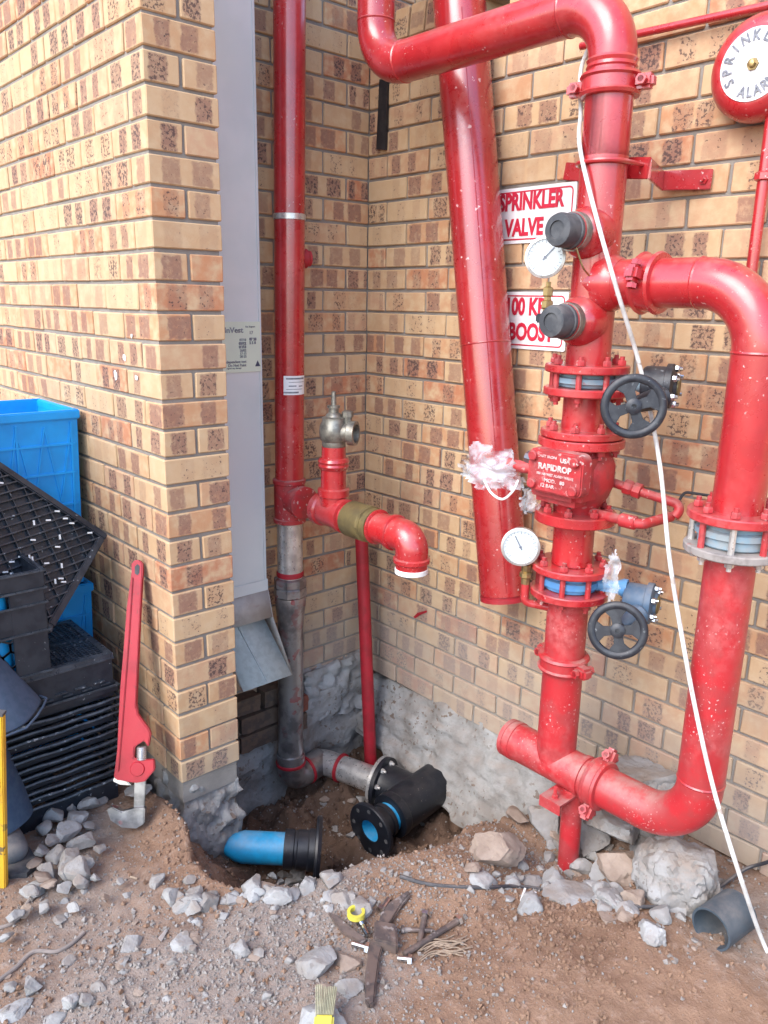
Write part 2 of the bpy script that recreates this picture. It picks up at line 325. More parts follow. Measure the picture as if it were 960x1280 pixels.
def soil_mat():
    m, ns, ls, b = new_mat('soil'); p = pos(ns)
    at = N(ns, 'ShaderNodeAttribute', attribute_name='dust'); aw = N(ns, 'ShaderNodeAttribute', attribute_name='darken')
    n1 = noise_n(ns, ls, p, 5, 7, .65); n2 = noise_n(ns, ls, p, 38, 6, .7); n3 = noise_n(ns, ls, p, 150, 4, .7)
    c = mix(ns, ls, sstep(ns, ls, n1, .32, .68), (.30, .19, .128), (.22, .135, .09))
    c = mix(ns, ls, sstep(ns, ls, n2, .52, .72), c, (.35, .245, .185))
    c = mix(ns, ls, sstep(ns, ls, n3, .63, .72), c, (.36, .30, .255))
    gf = math_n(ns, ls, 'ADD', at.outputs['Fac'], math_n(ns, ls, 'MULTIPLY_ADD', n2, .8, -.45))
    c = mix(ns, ls, math_n(ns, ls, 'MULTIPLY', sstep(ns, ls, gf, .15, .85), .85), c, mix(ns, ls, n3, (.24, .195, .165), (.36, .32, .29)))
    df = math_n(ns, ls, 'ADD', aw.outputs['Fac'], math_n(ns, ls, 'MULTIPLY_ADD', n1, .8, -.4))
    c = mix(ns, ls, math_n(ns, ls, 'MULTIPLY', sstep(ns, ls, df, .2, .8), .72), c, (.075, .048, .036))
    ls.new(c, b.inputs['Base Color']); b.inputs['Roughness'].default_value = .96; b.inputs['Specular IOR Level'].default_value = .15
    h = math_n(ns, ls, 'MULTIPLY_ADD', n3, .5, n2); bump(ns, ls, b, h, .9, .008); return m
M['soil'] = soil_mat()

# ------------------------------------------------------------------ ground
RIM = [(-.05, .04), (-.07, -.12), (-.13, -.30), (-.10, -.47), (.03, -.57), (.14, -.615), (.25, -.64), (.36, -.70), (.50, -.76), (.62, -.73), (.70, -.72), (.80, -.75), (.92, -.80), (1.05, -.84), (1.3, -.8), (1.3, .6), (-.05, .6)]
def rim_dist(x, y):
    ins = False; best = 9; n = len(RIM)
    for i in range(n):
        x1, y1 = RIM[i]; x2, y2 = RIM[(i+1) % n]
        if (y1 > y) != (y2 > y) and x < (x2-x1)*(y-y1)/(y2-y1)+x1: ins = not ins
        if i < n-4:
            dx, dy = x2-x1, y2-y1; t = max(0, min(1, ((x-x1)*dx+(y-y1)*dy)/(dx*dx+dy*dy)))
            best = min(best, math.hypot(x-x1-t*dx, y-y1-t*dy))
    return best if ins else -best
def smooth(a, b, x):
    t = max(0, min(1, (x-a)/(b-a))); return t*t*(3-2*t)
def gauss(x, y, cx, cy, sx, sy): return math.exp(-((x-cx)/sx)**2-((y-cy)/sy)**2)
def ground_h(x, y):
    h = .0
    near = math.hypot(x-.1, y+.5) < 2.5
    if near:
        h += .022*noise.noise(V((x*2.2, y*2.2, 0)))+.012*noise.noise(V((x*7, y*7, 3)))+.006*noise.noise(V((x*19, y*19, 7)))+.003*noise.noise(V((x*47, y*47, 1)))
    h += -.06*gauss(x, y, -.4, .45, .45, .4)
    h += .035*gauss(x, y, -.055, -.11, .09, .15)-.022*gauss(x, y, -.21, -.02, .08, .10)             # soil heaped at the pier foot
    h += .05*gauss(x, y, .42, -.86, .22, .10)+.035*gauss(x, y, .15, -.75, .15, .09)
    h += -.09*gauss(x, y, .78, -.95, .25, .2)-.04*gauss(x, y, 1.05, -1.2, .25, .4)
    h += .03*gauss(x, y, .35, -1.35, .4, .25)
    if -.3 < x < 1.4 and -1 < y < .8:
        d = rim_dist(x, y)+.022*noise.noise(V((x*9, y*9, 5)))+.016*noise.noise(V((x*22, y*22, 8)))+.009*noise.noise(V((x*50, y*50, 2)))
        if d > 0:
            dep = .17*smooth(0, .035, d)+.25*smooth(.02, .32, d)+.06*smooth(.3, .6, d)
            if y < -.35 and x > .75: dep *= .5+.5*smooth(-.75, -.35, y)
            h -= dep*(1+.16*noise.noise(V((x*6, y*6, 2)))+.10*noise.noise(V((x*17, y*17, 4))))
    return h
def axis(lo, hi, step, far):
    a = [lo+step*i for i in range(int((hi-lo)/step)+1)]; s = step; x = a[-1]; out = list(a)
    while x < far: s *= 1.35; x += s; out.append(x)
    s = step; x = a[0]; pre = []
    while x > -far: s *= 1.35; x -= s; pre.append(x)
    return pre[::-1]+out
gx = axis(-1.25, 1.3, .0105, 60); gy = axis(-1.95, .62, .0105, 60)
DUSTS = [(-.45, -.25, .28, .3, .9), (-.35, -.75, .42, .22, 1.0), (-.1, -.72, .28, .12, .9), (-.05, -1.0, .22, .12, .8), (.05, -.62, .22, .07, .9), (.95, -1.55, .3, .3, 1.0), (.85, -1.1, .3, .15, .6), (-.75, -.8, .3, .3, .9), (.75, -.9, .12, .1, .5), (-.3, .1, .2, .15, .9)]
vs = []; du = []; dm = []
for y in gy:
    for x in gx:
        vs.append((x, y, ground_h(x, y)))
        du.append(min(.8, .75*sum(a*gauss(x, y, cx, cy, sx, sy) for cx, cy, sx, sy, a in DUSTS)) if abs(x) < 3 and abs(y) < 3 else .4)
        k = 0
        if -.3 < x < 1.4 and -1 < y < .8: k = smooth(.02, .22, rim_dist(x, y))*.95  # soil colour gets darker inwards from the pit rim
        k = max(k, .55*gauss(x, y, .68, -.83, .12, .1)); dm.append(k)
nx = len(gx); fs = [(j*nx+i, j*nx+i+1, (j+1)*nx+i+1, (j+1)*nx+i) for j in range(len(gy)-1) for i in range(nx-1)]
me = bpy.data.meshes.new('ground'); me.from_pydata(vs, [], fs); me.shade_smooth()
for nm, arr in (('dust', du), ('darken', dm)):
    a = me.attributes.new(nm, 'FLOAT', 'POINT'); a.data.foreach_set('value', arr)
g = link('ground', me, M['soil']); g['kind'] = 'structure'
def hit(px, py, lift=0):
    d = ray(px, py); t = 1.2
    while t < 6:
        p = CAM+d*t
        if p.z < ground_h(p.x, p.y)+lift: return p
        t += .004
    return CAM+d*3

# ------------------------------------------------------------------ brick walls
W, D = 1.162, .44
PH = .085; BH = .0748
def zk(k): return 2.345-PH*k            # underside of course k
BL, BD = .222, .106
def brick_mesh(L, dpt, seed):
    rnd = random.Random(seed); me = bpy.data.meshes.new('brick'); bm = bmesh.new()
    bmesh.ops.create_cube(bm, size=1)
    for v in bm.verts:
        v.co = V((v.co.x*L, v.co.y*dpt, v.co.z*BH))+V((rnd.uniform(-1, 1)*.0014, rnd.uniform(-1, 1)*.0012, rnd.uniform(-1, 1)*.0014))
    bmesh.ops.bevel(bm, geom=bm.edges[:], offset=.0032, segments=1, affect='EDGES')
    bm.to_mesh(me); bm.free(); me.materials.append(M['brick'])
    set_attr(me, [v.co.copy() for v in me.vertices], [rnd.random()]*len(me.vertices), [1.0 if abs(p.normal.x) > .7 else 0.0 for p in me.polygons])
    return me
def set_attr(me, loc, rn, side):
    a = me.attributes.new('loc', 'FLOAT_VECTOR', 'POINT'); a.data.foreach_set('vector', [c for v in loc for c in v])
    a = me.attributes.new('rnd', 'FLOAT', 'POINT'); a.data.foreach_set('value', rn)
    a = me.attributes.new('side', 'FLOAT', 'FACE'); a.data.foreach_set('value', side)
MESH = {('s', i): brick_mesh(BL, BD, i) for i in range(8)}
MESH.update({('h', i): brick_mesh(BD, BD, 50+i) for i in range(3)})
MESH.update({('m', i): brick_mesh(.16, BD, 70+i) for i in range(2)})
ROT = {'x': 0, 'y': math.pi/2}
def brick_wall(label, base, bricks, far, limit=300):
    """bricks: (kind, centre, run axis); the ones out of sight (far) are joined into one part"""
    t = thing('brick_wall', base, label, 'wall'); n = 0; joined = []
    for kind, c, ax in bricks:
        c = V(c)
        if far(c) or n >= limit: joined.append((kind, c, ax)); continue
        me = MESH[(kind, random.randrange(8 if kind == 's' else 3 if kind == 'h' else 2))]
        o = link('brick', me, None, t, c-V(base)+V((random.uniform(-1, 1)*.0012, random.uniform(-1, 1)*.0012, random.uniform(-1, 1)*.001)))
        flip = math.pi if random.random() < .5 else 0
        o.rotation_euler = (random.uniform(-.006, .006), random.uniform(-.004, .004), ROT[ax]+flip); n += 1
    if joined:
        vv = []; ff = []; loc = []; rn = []; sd_ = []
        for kind, c, ax in joined:
            src = MESH[(kind, 0)]; o = len(vv); q = Matrix.Rotation(ROT[ax], 3, 'Z'); rv = random.random()
            for v in src.vertices: vv.append(tuple(q @ v.co + c - V(base))); loc.append(v.co.copy()); rn.append(rv)
            for p in src.polygons: ff.append(tuple(i+o for i in p.vertices)); sd_.append(1.0 if abs(p.normal.x) > .7 else 0.0)
        me = bpy.data.meshes.new('upper_brickwork'); me.from_pydata(vv, [], ff); me.materials.append(M['brick']); set_attr(me, loc, rn, sd_)
        o = link('upper_brickwork', me, None, t); o['kind'] = 'stuff'
    return t
KTOP = -14; KBOT = 27
# left wall with its pier end (A: x=0 face, B: y=0 face)
bl = []
for k in range(KTOP, KBOT+1):
    z = zk(k)+BH/2
    if k % 2: bl.append(('s', (.111, .053, z), 'x')); y = .116
    else: bl.append(('s', (.053, .111, z), 'y')); bl.append(('s', (.169, .111, z), 'y')); y = .232
    while y < 3.4: bl.append(('s', (.053, y+.111, z), 'y')); y += .232
wl = brick_wall('buff brick wall ending in a pier, on the left behind the red pipe wrench', (0.11, 1.7, 0),
                bl, lambda c: c.y > 1.72 or c.z > 2.72 or (c.y > .62 and c.z < 1.12) or (c.y > .3 and c.z < .3) or (c.x > .1 and c.z > 2.72))
part('mortar', MB().box((.11, 1.755, 1.7), (.207, 3.496, 3.46)), M['mortar'], wl)
# back wall C
bc = []
for k in range(KTOP, KBOT+2):
    z = zk(k)+BH/2; x = W
    if k % 2 == 0: bc.append(('h', (W-.053, D+.053, z), 'x')); x = W-.116
    while x > .25: bc.append(('s', (x-.111, D+.053, z), 'x')); x -= .232
    if z > 2.6:
        x = W+.01
        while x < 2.6: bc.append(('s', (x+.111, D+.053, z), 'x')); x += .232
wc = brick_wall('buff brick back wall behind the tall red riser and the grey downpipe', (.7, D+.055, 0), bc,
                lambda c: c.x < .5 or c.z > 2.85)
part('mortar', MB().box((.713, D+.0565, 1.7), (.926, .099, 3.46)), M['mortar'], wc)
part('mortar', MB().box((1.93, D+.0565, 3.01), (1.5, .099, .82)), M['mortar'], wc)
# right wall D with a sill of bricks on edge near the corner
bdl = []
SILL_Y = -.16        # the opening runs from the corner to here
for k in range(KTOP, KBOT+2):
    z = zk(k)+BH/2; t = 0
    if k % 2: bdl.append(('h', (W+.053, D-.053, z), 'y')); t = .116
    while t < 3.4:
        c = (W+.053, D-t-.111, z)
        bdl.append(('s', c, 'y')); t += .232
bdl = [b for b in bdl if not (b[1][2] > 2.53 and b[1][1] > SILL_Y-.09)]
wd = brick_wall('speckled buff brick wall on the right carrying the signs and red valve pipes', (W+.055, -1.2, 0), bdl,
                lambda c: c.y < -1.62 or c.z > 2.72 or (c.y < -1.2 and c.z > 2.5))
part('mortar', MB().box((W+.0575, -1.2255, 1.265), (.098, 3.518, 2.59)), M['mortar'], wd)
part('mortar', MB().box((W+.0575, -1.63, 2.99), (.098, 2.72, .86)), M['mortar'], wd)
y = D-.04
while y > SILL_Y:
    o = link('sill_brick', MESH[('m', random.randrange(2))], None, wd, V((W+.05, y, 2.59))-V((W+.055, -1.2, 0)))
    o.rotation_euler = (R_(90), random.uniform(-.02, .02), R_(8)*0); o.rotation_euler = Euler((R_(90), R_(6), 0)); y -= .084
# rough concrete footings (parts of their walls)
def rough(mb, name, parent, mat, amp=.03, cuts=14, sc=9, seed=0, org=None):
    me = bpy.data.meshes.new(name); me.from_pydata([tuple(p) for p in mb.v], [], mb.f)
    bm = bmesh.new(); bm.from_mesh(me); bmesh.ops.recalc_face_normals(bm, faces=bm.faces)
    bmesh.ops.subdivide_edges(bm, edges=bm.edges[:], cuts=cuts, use_grid_fill=True); bm.normal_update()
    for v in bm.verts:
        q = v.co*sc+V((seed*3.1, seed, 0)); d = noise.noise(q)*.6+noise.noise(q*2.3)*.3+noise.noise(q*5.1)*.22
        v.co += v.normal*d*amp
    po = world_org(parent) if parent else V(org)
    for v in bm.verts: v.co -= po
    bm.to_mesh(me); bm.free(); me.shade_smooth(); me.set_sharp_from_angle(angle=R_(50))
    return link(name, me, mat, parent, (0, 0, 0) if parent else po)
rough(MB().box((.112, .37, -.26), (.17, .66, .56)), 'footing', wl, M['footing'], .03, 20, 8, 1)
rough(MB().add([(.012, .014, .02), (.212, .014, .02), (.212, .2, .02), (.012, .2, .02), (-.02, -.025, -.5), (.24, -.025, -.5), (.24, .2, -.5), (-.02, .2, -.5)],
      [(0, 1, 2, 3), (4, 7, 6, 5), (0, 4, 5, 1), (1, 5, 6, 2), (2, 6, 7, 3), (3, 7, 4, 0)]), 'footing', wl, M['footing'], .045, 34, 15, 4)
rough(MB().box((.985, D+.045, -.09), (.36, .14, .26)), 'footing', wc, M['concrete_pale'], .06, 20, 16, 9)
rough(MB().box((.72, D+.055, -.36), (.95, .16, .56)), 'footing', wc, M['footing'], .07, 24, 8, 2)
rough(MB().add([(W+.008, .40, -.06), (W+.15, .40, -.06), (W+.15, -.9, .05), (W+.008, -.9, .05), (W-.06, .40, -.34), (W+.15, .40, -.36), (W+.15, -.9, -.5), (W-.22, -.9, -.45)],
      [(0, 1, 2, 3), (4, 7, 6, 5), (0, 4, 5, 1), (1, 5, 6, 2), (2, 6, 7, 3), (3, 7, 4, 0)]), 'footing', wd, M['footing'], .055, 40, 9, 3)
for i, (x, k, mt, wd2) in enumerate(((.34, 29, 'sootbrick', .22), (.575, 29, 'sootbrick', .22), (.75, 29, 'claybrick', .105), (.40, 30, 'sootbrick', .105), (.56, 30, 'sootbrick', .2), (.735, 30, 'sootbrick', .12), (.45, 28, 'sootbrick', .22), (.68, 28, 'sootbrick', .2))):
    rough(MB().box((x, D-.012, zk(k)+.037), (wd2, .09, .072)), 'broken_brick', wc, M[mt], .010, 5, 16, i)
# bits on the walls
t = MB().prism([on(477, 100, 0, W-.002), on(487, 99, 0, W-.002), on(484, 188, 0, W-.002), on(473, 187, 0, W-.002)], (-.012, 0, 0))
solo('steel_strip', t, M['steel_strip'], 'dark steel strip fixed upright on the right wall beside the corner', 'strip')
def blob(px, py, r, axis_, val, off, seed):
    rnd = random.Random(seed); c = on(px, py, axis_, val); n = 9; pl = []
    for i in range(n):
        a = 2*math.pi*i/n; q = r*rnd.uniform(.6, 1.2)
        pl.append(c+(V((0, math.cos(a)*q, math.sin(a)*q*1.2)) if axis_ == 0 else V((math.cos(a)*q, 0, math.sin(a)*q))))
    return MB().prism(pl, off)
for i, (px, py, r, lb) in enumerate(((156, 447, .010, 'rounded white paint dab on the left wall, above a larger dab'), (145, 469, .013, 'largest white paint dab on the left brick wall'), (171, 472, .008, 'small white paint dab nearest the pier corner'), (165, 420, .006, 'topmost tiny white paint dab on the left wall'))):
    solo('paint_dab', blob(px, py, r, 0, -.001, (-.002, 0, 0), i), M['white'], lb, 'paint dab', 'white paint dabs on the left wall')
sm = [on(517, 771, 0, W-.001), on(522, 766, 0, W-.001), on(533, 763, 0, W-.001), on(534, 765, 0, W-.001), on(525, 769, 0, W-.001), on(519, 773, 0, W-.001)]
solo('paint_smear', MB().prism(sm, (-.002, 0, 0)), M['red_dull'], 'short red paint smear on the right wall below the open red elbow', 'paint smear')

# ------------------------------------------------------------------ text
def text_mesh(txt, size, xs=1.0, bold=0.0, align='CENTER', ext=.0006):
    cu = bpy.data.curves.new('txt', 'FONT'); cu.body = txt; cu.size = size; cu.align_x = align; cu.align_y = 'CENTER'
    cu.offset = bold; cu.extrude = ext; cu.resolution_u = 3; cu.fill_mode = 'BOTH'
    o = bpy.data.objects.new('txt', cu); COL.objects.link(o)
    dg = bpy.context.evaluated_depsgraph_get(); me = bpy.data.meshes.new_from_object(o.evaluated_get(dg))
    bpy.data.objects.remove(o)
    for v in me.vertices: v.co.x *= xs
    return me
def letters(lines, mat, parent, right, up, name='lettering'):
    """lines: (text, size, xs, bold, centre, align[, roll])"""
    right, up = V(right).normalized(), V(up).normalized(); nrm = right.cross(up)
    base = world_org(parent)
    for ln in lines:
        vv = []; ff = []
        txt, size, xs, bold, c, al = ln[:6]; ro = ln[6] if len(ln) > 6 else 0
        me = text_mesh(txt, size, xs, bold, al); o = len(vv); r2 = right*math.cos(ro)+up*math.sin(ro); u2 = up*math.cos(ro)-right*math.sin(ro)
        for v in me.vertices: vv.append(tuple(V(c)+r2*v.co.x+u2*v.co.y+nrm*v.co.z-base))
        for p in me.polygons: ff.append(tuple(i+o for i in p.vertices))
        bpy.data.meshes.remove(me)
        me = bpy.data.meshes.new(name); me.from_pydata(vv, [], ff); link(name, me, mat, parent)

# ------------------------------------------------------------------ signs on the right wall
def rrect(c, r, u, w_, h_, rad, n=5):
    out = []
    for sx, sy, a0 in ((1, 1, 0), (-1, 1, 90), (-1, -1, 180), (1, -1, 270)):
        for i in range(n+1):
            a = R_(a0+90*i/n); out.append(c+r*(sx*(w_/2-rad)+rad*math.cos(a))+u*(sy*(h_/2-rad)+rad*math.sin(a)))
    return out
def sign(y0, y1, z0, z1, label, lines):
    c = V((W-.006, (y0+y1)/2, (z0+z1)/2)); w_ = abs(y1-y0); h_ = z1-z0; r, u = V((0, -1, 0)), V((0, 0, 1))
    t = thing('wall_sign', c, label, 'sign')
    part('plate', MB().prism(rrect(c+V((.0, 0, 0)), r, u, w_, h_, .006), (.004, 0, 0)), M['sign'], t)
    o1 = rrect(c-V((.0012, 0, 0)), r, u, w_-.022, h_-.022, .016); o2 = rrect(c-V((.0012, 0, 0)), r, u, w_-.031, h_-.031, .012); n = len(o1)
    b = MB(); b.add(o1+o2, [(i, (i+1) % n, n+(i+1) % n, n+i) for i in range(n)]); part('border', b, M['signred'], t)
    letters([(tx, sz, xs, bd, c+V((-.0016, 0, 0))+r*dx+u*dz, 'CENTER') for tx, sz, xs, bd, dx, dz in lines], M['signred'], t, r, u)
sign(-.215, -.575, 1.815, 1.992, 'white sign reading SPRINKLER VALVE in red, upper of the two signs',
     [('SPRINKLER', .074, .74, .0030, .0, .042), ('VALVE', .074, .76, .0030, -.022, -.040)])
sign(-.26, -.573, 1.467, 1.657, 'white sign reading KPA BOOST in red, lower of the two signs',
     [('100 KPA', .078, .74, .0030, .0, .044), ('BOOST', .078, .76, .0030, .012, -.040)])

# ------------------------------------------------------------------ alarm bell and thin conduits, right wall
bc_ = on(941, 80, 0, W-.10); bell = thing('alarm_bell', (W, bc_.y, bc_.z), 'round red sprinkler alarm bell with white label on the right wall', 'bell')
part('gong', MB().lathe(bc_+V((.075, 0, 0)), (-1, 0, 0), [(.10, 0), (.122, .004), (.127, .02), (.125, .04), (.112, .06), (.096, .069), (.088, .071)], 48), M['red'], bell)
part('back_box', MB().lathe(bc_+V((.10, 0, 0)), (-1, 0, 0), [(.075, 0), (.075, .028)], 28), M['red'], bell)
part('label_disc', MB().lathe(bc_+V((.004, 0, 0)), (-1, 0, 0), [(.084, 0), (.084, .002)], 48), M['sign'], bell)
part('centre_nut', MB().lathe(bc_+V((.003, 0, 0)), (-1, 0, 0), [(.015, 0), (.015, .006), (.009, .006), (.009, .016), (.004, .018)], 6), M['brass'], bell)
def arc_text(txt, rad, a0, a1, size, inward=False):
    out = []; n = len(txt)
    for i, ch in enumerate(txt):
        a = R_(a0+(a1-a0)*i/(n-1)); c = bc_+V((-.0006, 0, 0))+V((0, -1, 0))*(math.cos(a)*rad)+V((0, 0, 1))*(math.sin(a)*rad)
        out.append((ch, size, .85, .0009, c, 'CENTER', a+(math.pi/2 if inward else -math.pi/2)))
    return out
letters(arc_text('SPRINKLER', .064, 212, 15, .034)+arc_text('ALARM', .064, 252, 322, .034, True), M['inkgrey'], bell, (0, -1, 0), (0, 0, 1))
p0 = on(700, 62, 0, W-.03); p1 = on(955, 8, 0, W-.03)
dv = (p1-p0); dv.z *= .2
solo('conduit_pipe', MB().tube([on(795, 43, 0, W-.03)+(on(795, 43, 0, W-.03)-on(960, 7, 0, W-.03))*.5, on(795, 43, 0, W-.03), on(960, 7, 0, W-.03), on(960, 7, 0, W-.03)+V((0, -.5, 0))], .011, 12), M['red'],
     'thin red pipe running level along the right wall above the bell', 'pipe')
cp = thing('water_pipe', on(947, 340, 0, W-.05), 'thin upright red pipe on the right wall below the alarm bell', 'pipe')
a = on(958, 150, 0, W-.05); b_ = on(944, 350, 0, W-.05)
part('tube', MB().tube([V((a.x, (a.y+b_.y)/2, a.z+.03)), V((a.x, (a.y+b_.y)/2, b_.z-.1))], .015, 14), M['red'], cp)
part('union', MB().lathe(V((a.x, (a.y+b_.y)/2, on(955, 220, 0, W-.05).z-.012)), (0, 0, 1), [(.019, 0), (.024, .003), (.024, .018), (.019, .022)], 8), M['red'], cp)

# ------------------------------------------------------------------ shared small parts
def bolt_mesh(r=.012, h=.014, stud=.02):
    return MB().lathe((0, 0, -stud), (0, 0, 1), [(r*.55, 0), (r*.55, stud)], 8).lathe((0, 0, 0), (0, 0, 1), [(r, 0), (r, h*.8), (r*.85, h)], 6).lathe((0, 0, h), (0, 0, 1), [(r*.55, 0), (r*.55, h*.7)], 8).mesh('bolt')
BOLT = bolt_mesh(); BOLT.materials.append(M['red_cast'])
BOLT_S = bolt_mesh(.009, .010, .01); BOLT_S.materials.append(M['chrome'])
BOLT_G = bolt_mesh(.011, .013, .02); BOLT_G.materials.append(M['galv'])
def bolts(parent, c, d, rad, n, me=BOLT, ph=0, name='bolt'):
    x, y, d = frame(d); q = V((0, 0, 1)).rotation_difference(d); base = world_org(parent)
    for i in range(n):
        a = 2*math.pi*(i+.5)/n+ph
        o = link(name, me, None, parent, V(c)+(x*math.cos(a)+y*math.sin(a))*rad-base); o.rotation_mode = 'QUATERNION'; o.rotation_quaternion = q
def flange_mb(c, d, R, th, hub=.062):
    return MB().lathe(V(c), d, [(hub, 0), (R-.003, 0), (R, .003), (R, th-.003), (R-.003, th), (hub, th)], 40)
def coupling(parent, c, d, r, lug_dir, mat, wd_=.05):
    c = V(c); d = V(d).normalized(); x = V(lug_dir).normalized()
    p = part('coupling', MB().lathe(c-d*wd_/2, d, [(r+.001, 0), (r+.013, .002), (r+.017, .009), (r+.011, .014), (r+.011, wd_-.014), (r+.017, wd_-.009), (r+.013, wd_-.002), (r+.001, wd_)], 32), mat, parent)
    n = d.cross(x).normalized()
    for s in (-1, 1):
        lug = c+x*s*(r+.026)
        part('lug', MB().box(lug, (.05, .038, .034), ax=(x, n, d)), mat, p, bevel=.008)
        part('bolt', MB().lathe(lug-n*.034, n, [(.008, 0), (.008, .068)], 8).lathe(lug-n*.034, n, [(.013, 0), (.013, .011)], 6).lathe(lug+n*.022, n, [(.013, 0), (.013, .012)], 6), mat, p)
def gauge(parent, c, nrm, r, needle, name='pressure_gauge'):
    c = V(c); n = V(nrm).normalized(); right = V((0, 0, 1)).cross(n).normalized(); up = n.cross(right)
    g_ = part(name, MB().lathe(c-n*.03, n, [(.3*r, 0), (.9*r, .004), (r, .010), (r, .030), (r*1.06, .032), (r*1.06, .040), (r*.93, .042), (r*.93, .034)], 36, cap=True), M['galv'], parent)
    dl = c+n*.005
    part('dial', MB().lathe(dl, n, [(r*.93, 0), (r*.93, .0015)], 36), M['dial'], g_)
    b = MB()
    for i in range(21):
        a = R_(225-270*i/20); u = right*math.cos(a)+up*math.sin(a); L = .16 if i % 5 == 0 else .09
        b.bar(dl+n*.0022+u*r*.86, dl+n*.0022+u*r*(.86-L), .0014, .0004, n)
    a = R_(needle); u = right*math.cos(a)+up*math.sin(a)
    b.bar(dl+n*.0035-u*r*.18, dl+n*.0035+u*r*.68, .0032, .001, n); b.lathe(dl+n*.003, n, [(.004, 0), (.004, .002)], 10)
    part('markings', b, M['ink'], g_)
    part('glass', MB().lathe(c+n*.0105, n, [(r*.925, 0), (r*.9, .002), (0.001, .003)], 36, cap=False), M['glass'], g_)
    return g_
def handwheel(parent, c, nrm, r, spin=0):
    c = V(c); n = V(nrm).normalized(); x, y, _ = frame(n); ring = []
    for i in range(40):
        a = 2*math.pi*i/40; ring.append(c+(x*math.cos(a)+y*math.sin(a))*r)
    b = MB(); tv = []; tf = []; S = 40; T = 10
    for i in range(S):
        a = 2*math.pi*i/S; u = x*math.cos(a)+y*math.sin(a)
        for j in range(T):
            q = 2*math.pi*j/T; tv.append(c+u*(r-.009+.011*math.cos(q))+n*(.010*math.sin(q)))
    for i in range(S):
        for j in range(T): tf.append((i*T+j, i*T+(j+1) % T, ((i+1) % S)*T+(j+1) % T, ((i+1) % S)*T+j))
    b.add(tv, tf); wl_ = part('handwheel', b, M['iron'], parent)
    # pressed disc web with four kidney openings, as four tapered spokes joined by arcs
    sp = MB()
    for i in range(4):
        a0 = spin+i*math.pi/2; pl = []
        for q, rr in ((-.7, .24), (-.36, .5), (-.55, .93), (.55, .93), (.36, .5), (.7, .24)):
            a = a0+q; pl.append(c-n*.004+(x*math.cos(a)+y*math.sin(a))*r*rr)
        sp.prism(pl, n*.008)
    part('spokes', sp, M['iron'], wl_, bevel=.0015)
    part('hub', MB().lathe(c-n*.02, n, [(.020, 0), (.020, .028), (.012, .032), (.006, .032), (.006, .026)], 16), M['iron'], wl_)
    return wl_
def web_arcs(): pass

# ------------------------------------------------------------------ the valve set on the right wall
SX, SY = .80, -.908; PR = .0595; RY = -1.362; ZT = 2.34; ZL = 1.672; ZB = .25
vs_ = thing('sprinkler_valve_set', (SX, SY, 0), 'red sprinkler valve stack with bypass loop, gauges and two black handwheels', 'pipework')
red = M['red']
def P_(x=SX, y=SY, z=0): return V((x, y, z))
# supply pipe: comes from above, elbows along the wall, then down into the stack
part('supply_pipe', MB().tube(fillet([P_(y=-.012, z=4.0), P_(y=-.012, z=ZT), P_(z=ZT), P_(z=1.98)], .135, 12), PR, 32), red, vs_)
for c, d in ((P_(y=-.012, z=ZT+.14), (0, 0, 1)), (P_(y=-.152, z=ZT), (0, 1, 0)), (P_(y=SY+.14, z=ZT), (0, 1, 0))):
    part('weld_seam', MB().lathe(V(c)-V(d)*.004, d, [(PR, 0), (PR+.0022, .004), (PR, .008)], 32), red, vs_)
coupling(vs_, P_(z=2.145), (0, 0, 1), PR, (.25, -1, 0), red, .055)
part('collar', MB().lathe(P_(z=2.18), (0, 0, 1), [(PR, 0), (PR+.004, .004), (PR+.001, .012), (PR+.004, .02), (PR, .026)], 32), red, vs_)
part('upper_manifold', MB().tube([P_(z=2.14), P_(z=1.462)], PR, 32), red, vs_)
# capped test branches facing the yard
for z in (1.795, 1.575):
    tip = V((SX-.185, SY+.012, z)); br = part('test_branch', MB().lathe(V((SX-.02, SY, z)), (-1, 0, 0), [(.064, 0), (.064, .045), (.058, .055), (.052, .065), (.045, .07), (.045, .10)], 28), red, vs_)
    cap = part('cap', MB().lathe(V((SX-.115, SY, z)), (-1, 0, 0), [(.040, 0), (.044, .004), (.044, .014), (.041, .016), (.0415, .05), (.038, .060), (.022, .062), (.022, .058), (.001, .058)], 28), M['rubber'], br)
    part('sealing_ring', MB().lathe(V((SX-.095, SY, z)), (-1, 0, 0), [(.048, 0), (.048, .02)], 28), M['gunmetal'], br)
# chain from the upper cap
part('chain', MB().tube(spline([V((SX-.12, SY-.02, 1.755)), V((SX-.10, SY-.03, 1.71)), V((SX-.07, SY-.03, 1.69))]), .0025, 6), M['brass'], vs_)
# bracket from the wall
hp = [on(706, 214, 0, W-.006), on(735, 216, 0, W-.006), V((SX+.075, SY+.085, 1.945)), V((SX+.075, SY-.085, 1.945)), on(828, 226, 0, W-.03), on(890, 224, 0, W-.012)]
zb = 1.945
hp[2].z = 1.972; hp[3].z = 1.955
bm_ = MB()
for i in range(5): bm_.bar(hp[i], hp[i+1], .008, .052)
br = part('bracket', bm_, red, vs_, bevel=.002)
part('bolt', MB().lathe(hp[5]+V((-.004, .02, 0)), (-1, 0, 0), [(.013, 0), (.013, .008), (.006, .008), (.006, .016)], 6), red, br)
ub = [V((SX+.08, SY+.066, zb+.02))]+[V((SX-math.cos(a)*.066, SY+math.sin(a)*.066, zb+.02)) for a in [R_(90-180*i/14) for i in range(15)]]+[V((SX+.08, SY-.066, zb+.02))]
part('u_bolt', MB().tube(ub, .006, 8), red, br)
